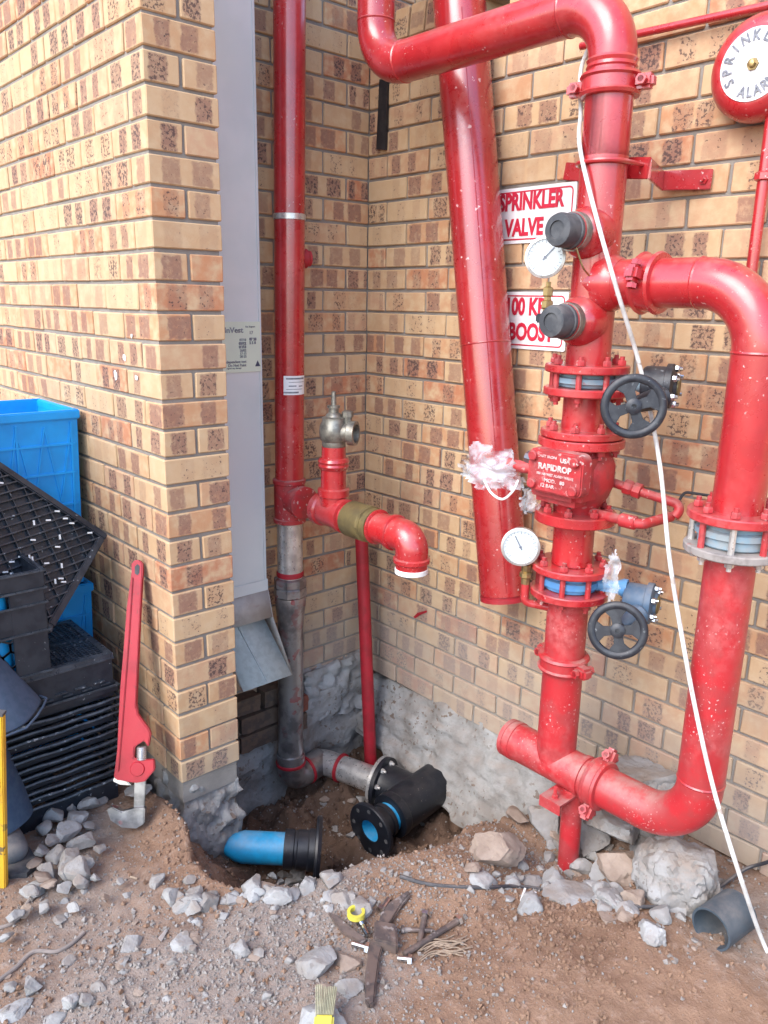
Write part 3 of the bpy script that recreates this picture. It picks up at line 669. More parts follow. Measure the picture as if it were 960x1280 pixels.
# loop: outlet tee, coupling, elbow, riser, lower elbow, run back to the stack foot
lp = fillet([P_(z=ZL), P_(y=RY, z=ZL), P_(y=RY, z=1.14)], .152, 12)
part('loop_top_pipe', MB().tube(lp, PR, 32), red, vs_)
part('tee_saddle', MB().lathe(P_(y=SY-.03, z=ZL), (0, -1, 0), [(PR+.012, 0), (PR+.012, .03), (PR+.006, .045), (PR+.001, .055)], 32), red, vs_)
coupling(vs_, P_(y=-1.075, z=ZL), (0, 1, 0), PR, (-.85, 0, .2), red, .06)
for c, d in ((P_(y=RY+.155, z=ZL), (0, 1, 0)), (P_(y=RY, z=ZL-.155), (0, 0, 1)), (P_(y=RY, z=ZB+.165), (0, 0, 1))):
    part('weld_seam', MB().lathe(V(c)-V(d)*.004, d, [(PR, 0), (PR+.0022, .004), (PR, .008)], 32), red, vs_)
lp = fillet([P_(y=RY, z=1.05), P_(y=RY, z=ZB), P_(y=-.735, z=ZB)], .152, 12)
part('loop_bottom_pipe', MB().tube(lp, PR, 32), M['red_dusty'], vs_)
rim = part('end_collar', MB().lathe(P_(y=-.735, z=ZB), (0, 1, 0), [(PR, -.03), (PR+.003, -.028), (PR+.003, -.012), (PR-.003, -.010), (PR-.003, -.004), (PR+.002, -.002), (PR+.002, .012), (PR-.008, .013), (PR-.008, .006), (.001, .006)], 32), M['red_dusty'], vs_)
# wafer valve in the riser
c = P_(y=RY, z=1.098)
part('flange', flange_mb(P_(y=RY, z=1.125), (0, 0, 1), .113, .022), red, vs_); bolts(vs_, P_(y=RY, z=1.148), (0, 0, 1), .088, 8)
part('flange', flange_mb(P_(y=RY, z=1.042), (0, 0, 1), .113, .020), M['flange_grey'], vs_); bolts(vs_, P_(y=RY, z=1.041), (0, 0, -1), .088, 8, BOLT_G)
part('wafer_valve', MB().lathe(P_(y=RY, z=1.064), (0, 0, 1), [(.078, 0), (.082, .004), (.082, .022), (.090, .026), (.090, .040), (.080, .044), (.080, .060)], 36), M['palebluepaint'], vs_)
x_, y_, d_ = frame((0, 0, 1))
for i in range(8):
    a = 2*math.pi*(i+.5)/8; part('stud', MB().cyl(P_(y=RY, z=1.062)+(x_*math.cos(a)+y_*math.sin(a))*.096, P_(y=RY, z=1.126)+(x_*math.cos(a)+y_*math.sin(a))*.096, .008, 8), M['red_cast'] if i % 2 else M['galv'], vs_)
# the two butterfly valves with gear operators
def butterfly(ztop, ht, mat, neck_mat, gpx, wpx, gx, wn, gear_mat, handmat=None):
    c = P_(z=ztop-ht/2)
    bv = part('butterfly_valve', MB().lathe(P_(z=ztop-ht), (0, 0, 1), [(.072, 0), (.076, .003), (.076, ht*.25), (.088, ht*.32), (.088, ht*.68), (.076, ht*.75), (.076, ht-.003), (.072, ht)], 36), mat, vs_)
    gp = on(gpx[0], gpx[1], 0, gx)
    gp.z = c.z-.005 if False else gp.z
    dn = V((gp.x-SX, gp.y-SY, 0)).normalized(); zc = c.z
    nb = P_(z=zc)+dn*.08; ne = V((gp.x, gp.y, zc))-dn*.05
    part('neck', MB().tube([nb, nb+dn*.03, ne-dn*.02, ne, ne+dn*.012], [.022, .016, .016, .026, .026], 14), neck_mat, bv)
    lev = MB().bar(nb-dn*.09+V((0, 0, -.012)), nb+dn*.08+V((0, 0, -.012)), .028, .010); part('web', lev, neck_mat, bv, bevel=.003)
    gb = MB().lathe(V((gp.x, gp.y, gp.z))-dn*.045, dn, [(.030, 0), (.046, .004), (.050, .012), (.050, .060), (.058, .062), (.058, .078), (.050, .082), (.034, .084), (.030, .092), (.001, .092)], 20)
    gbo = part('gearbox', gb, gear_mat, bv)
    bolts(gbo, V((gp.x, gp.y, gp.z))+dn*.037, dn, .046, 6, BOLT_S)
    side = V(wn).normalized(); wc_ = on_plane(wpx[0], wpx[1], V((gp.x, gp.y, gp.z))+side*.125, side)
    part('gear_arm', MB().tube([V((gp.x, gp.y, gp.z-.03)), V((gp.x, gp.y, gp.z-.03))+side*.06, wc_-side*.045, wc_], [.034, .030, .020, .011], 14), gear_mat, bv)
    part('cover_plate', MB().lathe(V((gp.x, gp.y, gp.z))+dn*.044, dn, [(.026, 0), (.026, .006), (.020, .008), (.001, .008)], 24), M['bronze'], gbo)
    return bv, wc_, side
bv1, wc1, sd1 = butterfly(1.440, .038, M['palebluepaint'], M['palebluepaint'], (824, 482), (792, 508), .87, (-.80, -.58, .08), M['iron'])
handwheel(bv1, wc1, sd1, .079, .35)
bv2, wc2, sd2 = butterfly(.873, .050, M['bluepaint'], M['bluepaint'], (800, 752), (772, 788), .87, (-.86, -.46, .18), M['geargrey'])
handwheel(bv2, wc2, sd2, .077, .2)
# stack: flanges, spools, alarm valve
def flange(z, th, mat=red, me=BOLT, up=True, n=8, R=.113, bz=None, ph=0):
    part('flange', flange_mb(P_(z=z), (0, 0, 1), R, th), mat, vs_)
    bolts(vs_, P_(z=(z+th if up else z)+(.001 if up else -.001)), (0, 0, 1 if up else -1), R*.80, n, me, ph)
flange(1.441, .021)
flange(1.380, .021, up=False)
part('spool', MB().cyl(P_(z=1.286), P_(z=1.382), .0575, 32), red, vs_)
flange(1.266, .020); flange(1.240, .024, up=False, R=.118)
part('spool', MB().cyl(P_(z=.898), P_(z=1.030), .0575, 32), red, vs_)
flange(1.024, .030, R=.114)
flange(.876, .020); flange(.800, .022, up=False)
for z0, z1 in ((1.395, 1.445), (.815, .880)):
    for i in range(8):
        a = 2*math.pi*(i+.5)/8; q = (x_*math.cos(a)+y_*math.sin(a))*.0935
        part('stud', MB().cyl(P_(z=z0)+q, P_(z=z1)+q, .008, 8), M['red_cast'], vs_)
part('lower_pipe', MB().tube([P_(z=.806), P_(z=ZB)], [PR, PR], 32), M['red_dusty'], vs_)
coupling(vs_, P_(z=.588), (0, 0, 1), PR, (-.25, -1, 0), M['red_dusty'], .052)
coupling(vs_, P_(y=-1.065, z=ZB), (0, 1, 0), PR, (.55, 0, .8), M['red_dusty'], .05)
part('strap', MB().lathe(P_(y=-1.005, z=ZB), (0, -1, 0), [(PR, 0), (PR+.004, .002), (PR+.004, .018), (PR, .02)], 32), M['red_dusty'], vs_)
# alarm valve
av = part('alarm_valve', MB().lathe(P_(z=1.05), (0, 0, 1), [(.062, 0), (.064, .02), (.085, .05), (.098, .085), (.098, .14), (.085, .17), (.07, .192)], 28), M['red_cast'], vs_)
part('body_box', MB().box(P_(x=SX-.045, z=1.163), (.15, .165, .150)), M['red_cast'], av, bevel=.018)
pl = [on(662, 560, 0, SX-.150), on(729, 579, 0, SX-.150), on(726, 622, 0, SX-.150), on(656, 604, 0, SX-.150)]
zc = sum((p.z for p in pl))/4; yc = sum((p.y for p in pl))/4
hw_, hh_ = .088, .058
plate = rrect(V((SX-.150, yc, zc)), V((0, -1, 0)), V((0, 0, 1)), hw_*2, hh_*2, .022)
cov = part('cover', MB().prism(plate, (.045, 0, 0)), M['red_cast'], av, bevel=.004)
for sy_ in (-1, 1):
    for sz_ in (-1, 1):
        part('bolt', MB().lathe(V((SX-.148, yc+sy_*(hw_-.021), zc+sz_*(hh_-.020))), (-1, 0, 0), [(.016, 0), (.016, .004), (.0135, .004), (.0135, .012), (.011, .014)], 6 if False else 12), M['red_cast'], cov)
fx = SX-.1516
letters([('RAPIDROP', .0225, 1.0, .0009, V((fx, yc-.002, zc+.012)), 'CENTER'), ('100 NB WET ALARM VALVE', .0098, 1.0, .0002, V((fx, yc-.004, zc-.008)), 'CENTER'),
         ('MOD.   80', .0135, 1.1, .0003, V((fx, yc-.004, zc-.024)), 'CENTER'), ('12 BAR', .0135, 1.1, .0003, V((fx, yc+.018, zc-.039)), 'CENTER'),
         ('USA', .017, 1.0, .0006, V((fx, yc-.034, zc+.036)), 'CENTER'), ('CAST IRON', .0095, 1.3, .0003, V((fx, yc+.025, zc+.040)), 'CENTER')], M['silver_print'], cov, (0, -1, 0), (0, 0, 1))
part('cast_mark', MB().tube([V((SX-.02+.022*math.cos(a), SY-.086, 1.175+.026*math.sin(a))) for a in [R_(i*20-60) for i in range(13)]], .004, 6), M['red_cast'], av)
# trim pipework of the alarm valve
trim = part('trim_pipe', MB().tube(fillet([V((SX-.01, SY-.05, 1.060)), V((SX-.01, SY-.215, 1.060)), V((SX+.10, SY-.235, 1.068))], .02), .014, 12), M['red_cast'], vs_)
part('elbow', MB().lathe(V((SX-.01, SY-.15, 1.060)), (0, -1, 0), [(.016, 0), (.019, .003), (.019, .045), (.016, .048)], 14), M['red_cast'], trim)
part('trim_pipe', MB().tube(fillet([V((SX+.06, SY-.06, 1.140)), V((SX+.09, SY-.17, 1.118)), V((SX+.12, SY-.26, 1.100)), V((SX+.10, SY-.245, 1.07))], .02), .013, 12), M['red_cast'], vs_)
part('trim_union', MB().lathe(V((SX+.075, SY-.10, 1.132)), (.2, -1, -.2), [(.016, 0), (.022, .003), (.022, .02), (.018, .026), (.022, .03), (.022, .05), (.016, .052)], 8), M['red_cast'], vs_)
part('drip_pipe', MB().tube(fillet([V((SX+.12, SY-.24, 1.105)), V((SX+.13, SY-.25, 1.135)), V((SX+.15, SY-.34, 1.135))], .015), .004, 8), M['steel_strip'], vs_)
part('drain_lever', MB().tube([V((SX-.13, yc+.07, zc-.005)), V((SX-.14, yc+.11, zc-.004)), V((SX-.15, yc+.155, zc+.005))], [.014, .017, .013], 12), M['red_cast'], vs_)
part('drain_cock', MB().lathe(V((SX-.13, yc+.075, zc+.022)), (0, 1, .1), [(.012, 0), (.018, .004), (.018, .03), (.012, .034)], 8), M['galv_old'], vs_)
# upper gauge on a brass stem
g1c = V((SX-.10, 0, 0)); g1c = on(682, 322, 0, SX-.10)
gauge(vs_, g1c, (-.88, -.47, .05), .050, 48)
sx1 = on(685, 366, 0, SX-.085)
part('gauge_stem', MB().lathe(V((sx1.x, sx1.y, sx1.z-.062)), (0, 0, 1), [(.009, 0), (.012, .002), (.012, .02), (.016, .024), (.016, .040), (.010, .043), (.010, .052), (.014, .055), (.014, .075), (.007, .078), (.007, .09)], 6), M['brass'], vs_)
part('cock', MB().box(V((sx1.x, sx1.y+.004, sx1.z-.066)), (.03, .045, .024)), M['iron'], vs_, bevel=.004)
part('gauge_branch', MB().tube(fillet([V((sx1.x, sx1.y, sx1.z-.06)), V((sx1.x, sx1.y, sx1.z-.085)), V((SX, SY, sx1.z-.085))], .012), .008, 10), M['brass'], vs_)
# lower gauge on a red elbowed branch
g2c = on(651, 683, 0, SX-.11)
gauge(vs_, g2c, (-.84, -.54, .02), .053, 118)
s2c = V((g2c.x+.02, g2c.y-.01, g2c.z-.055))
part('gauge_stem', MB().lathe(V((s2c.x, s2c.y, s2c.z-.062)), (0, 0, 1), [(.009, 0), (.013, .002), (.013, .02), (.019, .024), (.019, .036), (.012, .039), (.015, .043), (.015, .06), (.009, .062), (.009, .07)], 8), M['brass'], vs_)
part('gauge_branch', MB().tube(fillet([V((s2c.x, s2c.y, s2c.z-.055)), V((s2c.x, s2c.y, s2c.z-.118)), V((SX-.02, SY+.02, s2c.z-.135))], .02), .012, 12), red, vs_)
# support post with saddle plate
pp = on(712, 1030, 0, SX); pb = V((SX+.01, SY-.072, ground_h(SX, SY-.07)-.05))
part('support_post', MB().cyl(pb, V((SX, SY-.072, ZB-.055)), .032, 24), M['red_dusty'], vs_)
sad = MB().box(V((SX-.02, SY-.06, ZB-.066)), (.16, .075, .006)); sad.box(V((SX-.098, SY-.06, ZB-.081)), (.005, .075, .032)); part('saddle_plate', sad, M['red_dusty'], vs_)
part('saddle_bolt', MB().lathe(V((SX-.075, SY-.06, ZB-.063)), (0, 0, 1), [(.010, 0), (.010, .009), (.006, .009), (.006, .035)], 6), M['red_dusty'], vs_)

# ------------------------------------------------------------------ loose leaning pipe
LX = 1.05
a0 = V((1.08, -.06, 2.75)); a1 = on(574, 0, 0, 1.06); a2 = on(631, 748, 0, LX-.02)
dd = (a1-a2).normalized(); a0 = a1+dd*1.2
pr = .0865
lpn = thing('red_pipe', a2, 'wide red pipe hanging slanted against the right wall behind the signs', 'pipe')
part('barrel', MB().tube([a0, a1, a2+dd*.022], pr, 40), M['red_matte'], lpn)
part('grooved_end', MB().lathe(a2+dd*.024, -dd, [(pr, 0), (pr-.005, .001), (pr-.005, .009), (pr, .010), (pr, .026), (pr-.008, .027), (pr-.008, .0)], 40, cap=False), M['red_dull'], lpn)
part('weld_seam', MB().tube([a1+V((-.06, -.062, 0))-dd*.05, a2+V((-.06, -.062, 0))+dd*.05], .0022, 6), M['red_matte'], lpn)
cs = on(612, 428, 0, LX-.06)
part('weld_seam', MB().lathe(a2+dd*((cs-a2).dot(dd)), dd, [(pr, 0), (pr+.0016, .003), (pr, .006)], 40), M['red_matte'], lpn)

# ------------------------------------------------------------------ left riser with hydrant branch
RX, RYY = .674, .32; LR = .0555
lr = thing('fire_riser', (RX, RYY, -.4), 'tall red riser in the corner with a hydrant branch, steel below', 'pipework')
top = V((.725, RYY, 4.0)); zt1, zt0 = .945, .775
def rx(z): return RX+.0125*(z-.9)+.0
def RP(z): return V((RX+.0155*max(0, z-.9)+.006*min(0, z-.9), RYY, z))
part('red_pipe', MB().tube([RP(4), RP(zt1-.02)], LR, 32), red, lr)
part('steel_band', MB().lathe(RP(1.893), (0, 0, 1), [(LR+.001, 0), (LR+.003, .001), (LR+.003, .020), (LR+.001, .021)], 32), M['galv'], lr)
part('side_boss', MB().lathe(RP(1.765)+V((.04, .0, 0)), (1, -.2, 0), [(.035, 0), (.035, .03), (.028, .036), (.028, .045)], 18), M['red_dull'], lr)
stk = part('label_sticker', MB().add([RP(z)+V((math.cos(a), math.sin(a), 0))*(LR+.0008) for z in (1.275, 1.345) for a in [R_(212+i*10) for i in range(11)]],
     [(i, i+1, i+12, i+11) for i in range(10)]), M['sign'], lr)
b = MB()
for z, i0, i1, th in ((1.335, 1, 9, .006), (1.322, 2, 9, .002), (1.308, 2, 5, .004), (1.307, 6, 8, .004), (1.296, 1, 8, .002), (1.284, 0, 6, .006)):
    b.add([RP(z+s*th/2)+V((math.cos(R_(212+i*10)), math.sin(R_(212+i*10)), 0))*(LR+.0014) for s in (-1, 1) for i in range(i0, i1+1)], [(i, i+1, i+2+i1-i0, i+1+i1-i0) for i in range(i1-i0)])
part('print', b, M['inkgrey'], stk)
# tee 1
part('tee', MB().lathe(RP(zt0), (0, 0, 1), [(LR, -.004), (LR+.008, 0), (LR+.008, .014), (LR+.004, .018), (LR+.004, zt1-zt0-.018), (LR+.008, zt1-zt0-.014), (LR+.008, zt1-zt0), (LR, zt1-zt0+.004)], 32), M['red_cast'], lr)
za = .868; ax0 = RP(za); el = on(510, 672, 0, RX); ye = el.y
bdir = V((0, -1, 0))
y2 = on(417, 630, 0, RX).y; yb0 = on(438, 645, 0, RX).y; yb1 = on(470, 655, 0, RX).y
part('branch_socket', MB().lathe(ax0, bdir, [(LR, .03), (LR, .075), (LR+.007, .078), (LR+.007, .10), (LR-.004, .104)], 32), M['red_cast'], lr)
t2 = V((RX, y2, za))
tee2 = part('branch_tee', MB().lathe(t2-bdir*.085, bdir, [(LR-.006, 0), (LR+.006, .004), (LR+.006, .03), (LR-.001, .036), (LR-.001, .130), (LR+.006, .136), (LR+.006, .16), (LR-.006, .165)], 32).lathe(t2, (0, 0, 1), [(LR-.006, .03), (LR-.006, .062), (LR+.002, .066), (LR+.002, .09), (LR-.008, .094)], 32), M['red'], lr)
zc2 = on(416, 562, 0, RX).z
part('hydrant_pipe', MB().lathe(V((t2.x, t2.y, za+.08)), (0, 0, 1), [(.046, 0), (.046, .082), (.052, .086), (.056, .096), (.053, .104), (.057, .112), (.052, .122), (.044, .126), (.043, .165)], 32), M['red'], lr)
zv = za+.245
hv = part('hydrant_valve', MB().lathe(V((t2.x, t2.y, zv)), (0, 0, 1), [(.040, 0), (.042, .004), (.042, .018), (.049, .026), (.052, .05), (.050, .075), (.042, .090), (.042, .104), (.030, .108), (.024, .118), (.018, .122), (.018, .136), (.023, .138), (.023, .146), (.010, .148), (.008, .195), (.001, .197)], 28), M['gunmetal'], lr)
od = V((.50, -.86, 0)).normalized()
part('outlet', MB().lathe(V((t2.x, t2.y, zv+.052)), od, [(.034, .02), (.034, .055), (.043, .060), (.043, .085), (.033, .085), (.031, .06), (.001, .055)], 28), M['gunmetal'], hv)
part('pressure_plug', MB().lathe(V((t2.x+.035, t2.y-.035, zv+.085)), (0, 0, 1), [(.016, 0), (.016, .02), (.021, .022), (.021, .040), (.014, .044)], 8), M['gunmetal'], hv)
part('stub_pipe', MB().cyl(V((RX, y2-.06, za)), V((RX, ye+.02, za)), LR-.006, 32), M['red'], lr)
part('brass_coupling', MB().lathe(V((RX, yb0, za)), bdir, [(LR-.004, 0), (LR+.006, .003), (LR+.009, .008), (LR+.009, (yb0-yb1)*.72), (LR+.004, (yb0-yb1)*.75), (LR+.004, (yb0-yb1)), (LR-.004, (yb0-yb1)+.002)], 32), M['bronze'], lr)
part('coupling_nut', MB().lathe(V((RX, yb0-(yb0-yb1)*.7, za)), bdir, [(LR-.002, 0), (LR+.012, .002), (LR+.012, .016), (LR-.002, .020)], 8), M['bronze'], lr)
zel = on(517, 715, 0, RX).z
ep = fillet([V((RX, yb1+.01, za)), V((RX, ye-.02, za)), V((RX, ye-.02, zel+.02))], .085, 12)
part('open_elbow', MB().tube(ep, [LR-.004]+[LR]*(len(ep)-2)+[LR-.002], 32), M['red'], lr)
part('elbow_lip', MB().lathe(V((RX, ye-.02, zel+.050)), (0, 0, -1), [(LR, 0), (LR+.006, .004), (LR+.006, .016), (LR-.002, .022), (LR-.003, .048), (LR-.012, .05), (LR-.012, .02), (.001, .02)], 32), M['red'], lr)
part('thread_tape', MB().lathe(V((RX, ye-.02, zel+.012)), (0, 0, -1), [(LR-.002, 0), (LR, .002), (LR, .016), (LR-.010, .018)], 32), M['white'], lr)
for c, d, m in ((V((RX, ye+.065, za)), (0, 1, 0), .02), (V((RX, yb1-.01, za)), (0, 1, 0), .012)):
    part('bead', MB().lathe(V(c)-V(d)*m/2, d, [(LR-.002, 0), (LR+.006, .004), (LR+.006, m-.004), (LR-.002, m)], 32), M['red'], lr)
# steel below the tee
zu = .50
part('steel_pipe', MB().cyl(RP(zt0+.01), RP(zu+.03), LR-.005, 32), M['galv'], lr)
part('paint_ring', MB().lathe(RP(zu+.048), (0, 0, 1), [(LR-.004, 0), (LR-.001, .004), (LR-.001, .018), (LR-.004, .022)], 32), M['red_dull'], lr)
part('union_nut', MB().lathe(RP(zu-.035), (0, 0, 1), [(LR, 0), (LR+.011, .004), (LR+.011, .036), (LR+.006, .040), (LR+.010, .044), (LR+.010, .074), (LR-.002, .080)], 8), M['galv_old'], lr, ang=20)
part('reducer', MB().lathe(RP(zu-.035), (0, 0, -1), [(LR+.006, 0), (LR+.008, .02), (LR+.004, .05), (LR, .09), (LR-.003, .12)], 32), M['galv_old'], lr)
zE = -.375
e1 = V((RX-.012, RYY, zE)); e2 = V((RX+.165, RYY+.02, zE+.01)); fa = V((.935, .045, zE+.008))
part('lower_pipe', MB().tube([RP(zu-.1), V((RX-.012, RYY, zE+.10))], LR-.003, 32), M['galv_old'], lr)
p_ = fillet([V((RX-.012, RYY, zE+.13)), e1, e2], .075, 10)
part('foot_elbow', MB().tube(p_, [LR+.004]*len(p_), 28), M['galv_old'], lr)
p_ = fillet([e1+(e2-e1)*.55, e2, fa], .07, 10)
part('steel_spigot', MB().tube(p_, [LR+.003]*6+[LR]*(len(p_)-6), 28), M['galv'], lr)
for c, d in ((V((RX-.012, RYY, zE+.085)), V((0, 0, 1))), (e1+(e2-e1)*.5, (e2-e1).normalized()), (e2+(fa-e2)*.34, (fa-e2).normalized())):
    part('paint_ring', MB().lathe(c-d*.008, d, [(LR+.003, 0), (LR+.008, .003), (LR+.008, .013), (LR+.003, .016)], 28), M['red_dull'], lr)
fd = (fa-e2).normalized()
part('backing_ring', MB().lathe(fa-fd*.012, fd, [(LR, 0), (.112, 0), (.112, .014), (LR, .014)], 36), M['galv'], lr)
part('plastic_flange', MB().lathe(fa+fd*.003, fd, [(.112, 0), (.112, .018), (.09, .020), (.07, .022)], 36), M['blackhdpe'], lr); bolts(lr, fa+fd*.021, fd, .09, 8, BOLT_G)
fb = V((.69, -.165, zE+.005)); fe = V((1.13, -.13, zE+.03)); jn = fb+(fe-fb)*.62; rdv = (fe-fb).normalized()
pt = part('plastic_tee', MB().tube([fb+rdv*.115, fe], [.088, .088], 32).tube([fa+fd*.015, fa+fd*.06, jn], [.09, .084, .084], 32), M['blackhdpe'], lr)
part('stub_flange', MB().lathe(fb, rdv, [(.045, .004), (.045, 0), (.108, 0), (.112, .003), (.112, .016), (.085, .02), (.068, .03), (.063, .05), (.063, .075), (.068, .078), (.068, .095), (.060, .10)], 40, cap=False), M['blackhdpe'], lr)
part('blue_band', MB().lathe(fb+rdv*.098, rdv, [(.058, 0), (.0605, .001), (.0605, .018), (.058, .019)], 32), M['bluehdpe'], lr)
part('collar', MB().lathe(fb+rdv*.113, rdv, [(.06, 0), (.09, .002), (.093, .03), (.088, .04)], 32), M['blackhdpe'], lr)
part('blue_bore', MB().lathe(fb+rdv*.006, rdv, [(.046, 0), (.046, .10), (.001, .10)], 28, cap=False), M['bluehdpe'], lr)
xx, yy, zz = frame(rdv)
for i in range(8):
    a = 2*math.pi*i/8; q = fb+(xx*math.cos(a)+yy*math.sin(a))*.088
    part('bolt_hole', MB().lathe(q-rdv*.0008, rdv, [(.009, 0), (.009, .002)], 10), M['rubber'], lr)
# detached stub in the hole
sa = V((.205, -.035, -.275)); sb = V((.425, -.215, -.295)); sdv = (sb-sa).normalized()
st = thing('plastic_pipe_stub', sa, 'loose blue pipe stub with black flange lying in the hole', 'pipe')
part('blue_pipe', MB().lathe(sa-sdv*.03, sdv, [(.008, -.045), (.030, -.030), (.048, 0), (.056, .03), (.056, .19)], 32), M['bluehdpe'], st)
part('black_sleeve', MB().lathe(sa+sdv*.145, sdv, [(.056, 0), (.068, .002), (.068, .035), (.064, .038), (.064, .046), (.068, .05), (.068, .085), (.072, .09), (.074, .13)], 32), M['blackhdpe'], st)
part('flange', MB().lathe(sb-sdv*.02, sdv, [(.07, -.01), (.115, -.008), (.117, 0), (.112, .012), (.06, .014)], 40), M['blackhdpe'], st)
# thin red pipe in the corner
q0 = on(452, 672, 0, 1.03); q1 = V((1.02, .20, -.43))
solo('drain_pipe', MB().tube([q0+(q0-q1)*.12, q1+V((0, 0, -.1))], .0275, 20), M['red_dull'], 'thin red pipe standing in the corner, foot in the hole', 'pipe', org=q1)

# ------------------------------------------------------------------ downpipe
DX0, DX1, DY = .35, .572, .335
dp = thing('rainwater_downpipe', (.46, D-.05, .5), 'grey square metal downpipe between the brick pier and the red riser', 'downpipe')
part('duct', MB().box(((DX0+DX1)/2, (DY+D-.008)/2, 2.25), (DX1-DX0, D-.008-DY, 3.4)), M['gutter'], dp, bevel=.004)
part('seam', MB().box((DX1-.012, DY-.0012, 2.25), (.003, .003, 3.4)), M['gutter'], dp)
z1 = .55
part('joint_band', MB().box(((DX0+DX1)/2, (DY+D-.008)/2, .53), (DX1-DX0+.006, D-.008-DY+.006, .05)), M['gutter'], dp, bevel=.003)
sec = [(DY, .51), (D-.01, .51), (D-.01, .44), (.175, .20), (.178, .196), (.305, .402)]
def SH(x, i): return V((x, sec[i][0], sec[i][1]))
sh = MB()
fx0, fx1 = DX0+.0, DX1+.002
sh.add([SH(fx0, 0), SH(fx1, 0), SH(fx1, 5), SH(fx0, 5)], [(0, 1, 2, 3)])                                   # short front plate
for x in (fx0, fx1): sh.add([SH(x, 0), SH(x, 1), SH(x, 2), SH(x, 3), SH(x, 5)], [(0, 1, 2, 3, 4)])
so = part('shoe', sh, M['gutter_shoe'], dp); md = so.modifiers.new('thick', 'SOLIDIFY'); md.thickness = .003
so2 = part('spout_floor', MB().add([SH(fx0+.003, 1), SH(fx1-.003, 1), SH(fx1-.003, 2), SH(fx0+.003, 2), SH(fx1-.003, 3), SH(fx0+.003, 3)], [(0, 1, 2, 3), (3, 2, 4, 5)]), M['gutter_in'], dp)
md = so2.modifiers.new('thick', 'SOLIDIFY'); md.thickness = .003
part('fold', MB().bar(SH(DX0+.09, 2)+V((0, -.01, .0)), SH(DX0+.11, 3)+V((0, .0, .006)), .004, .004), M['gutter_in'], dp)
lz0, lz1 = on(305, 465, 1, DY).z, on(305, 402, 1, DY).z
lx0 = on(280, 430, 1, DY).x-.05; lx1 = DX1-.010
stkr = part('paper_label', MB().box(((max(lx0, DX0+.004)+lx1)/2, DY-.003, (lz0+lz1)/2), (lx1-max(lx0, DX0+.004), .002, lz1-lz0)), M['sticker'], dp)
yy_ = DY-.0046; LH = lz1-lz0; lc = DX0+.012
def L(fx_, fz_): return V((lx1-(lx1-.425)*(1-fx_), yy_, lz0+LH*fz_))
letters([('InVest', .026, 1.15, .0006, L(-.08, .83), 'LEFT'), ('Ref. Report', .0085, 1, .0001, L(.55, .90), 'LEFT'), ('17', .016, 1, .0002, L(.66, .78), 'LEFT'),
         ('07/10', .012, 1, .0003, L(.36, .64), 'LEFT'), ('03/12', .013, 1, .0009, L(.34, .57), 'LEFT'), ('09/13', .013, 1, .0009, L(.34, .50), 'LEFT'), ('28/02', .012, 1, .0003, L(.36, .43), 'LEFT'), ('17-15', .012, 1, .0002, L(.36, .37), 'LEFT'), ('20-25', .012, 1, .0003, L(.36, .31), 'LEFT'),
         ('07 28', .013, 1, .0009, L(.66, .65), 'LEFT'), ('2 5 8', .013, 1, .0007, L(.66, .58), 'LEFT'),
         ('independent test', .0135, 1, .0003, L(-.12, .21), 'LEFT'), ('Do Not Paint', .0135, 1, .0003, L(.0, .14), 'LEFT'), ('report any damage', .008, 1, .0001, L(-.05, .085), 'LEFT')], M['inkgrey'], stkr, (1, 0, 0), (0, 0, 1))
tc = L(.90, .15); tr = .011
part('triangle_mark', MB().prism([tc+V((0, -.0005, tr*1.2)), tc+V((tr, -.0005, -tr*.7)), tc+V((-tr, -.0005, -tr*.7))], (0, .001, 0)), M['ink'], stkr)

# ------------------------------------------------------------------ crates
def frame_ring(mb, x0, x1, y0, y1, z0, z1, th):
    for (cx, cy, sx_, sy_) in (((x0+x1)/2, y0+th/2, x1-x0, th), ((x0+x1)/2, y1-th/2, x1-x0, th), (x0+th/2, (y0+y1)/2, th, y1-y0-2*th), (x1-th/2, (y0+y1)/2, th, y1-y0-2*th)):
        mb.box((cx, cy, (z0+z1)/2), (sx_, sy_, z1-z0))
    return mb
CX0, CX1, CY0, CY1 = -.725, -.118, .175, .555
CZ = .497
gpile = 'black crates nested in the stack by the brick wall'
# nested crates (upside down), topmost with its grid base uppermost
zb0 = ground_h(-.3, .3)-.01
ncr = 11; proto = None
pitch = (CZ-.075-.10)/ncr
ORD = ['first', 'second', 'third', 'fourth', 'fifth', 'sixth', 'seventh', 'eighth', 'ninth', 'tenth', 'eleventh']
def make_nested(z):
    t = thing('black_crate', ((CX0+CX1)/2, (CY0+CY1)/2, z), ORD[ncr-1]+' black crate below the topmost one in the nested stack beside the pipe wrench', 'crate', gpile)
    pts_ = []; m_ = 26
    for i in range(m_+1): u = i/m_; pts_.append(V((CX0+(CX1-CX0)*u, CY0, z+.007+.006*noise.noise(V((u*8, z*40, 0))))))
    for i in range(1, 15): u = i/14; pts_.append(V((CX1, CY0+(CY1-CY0)*u, z+.007+.004*noise.noise(V((9+u*5, z*40, 0))))))
    rb_ = MB().tube(pts_, .005, 6)
    rb_.tube([V((CX1, CY1, z+.007)), V((CX0, CY1, z+.007)), V((CX0, CY0, z+.007))], .0068, 8); part('rim', rb_, M['blackcrate_lip'], t)
    part('wall', frame_ring(MB(), CX0+.016, CX1-.016, CY0+.016, CY1-.016, z+.012, z+pitch-.001, .005), M['blackcrate'], t)
    return t
proto = make_nested(zb0+.10)
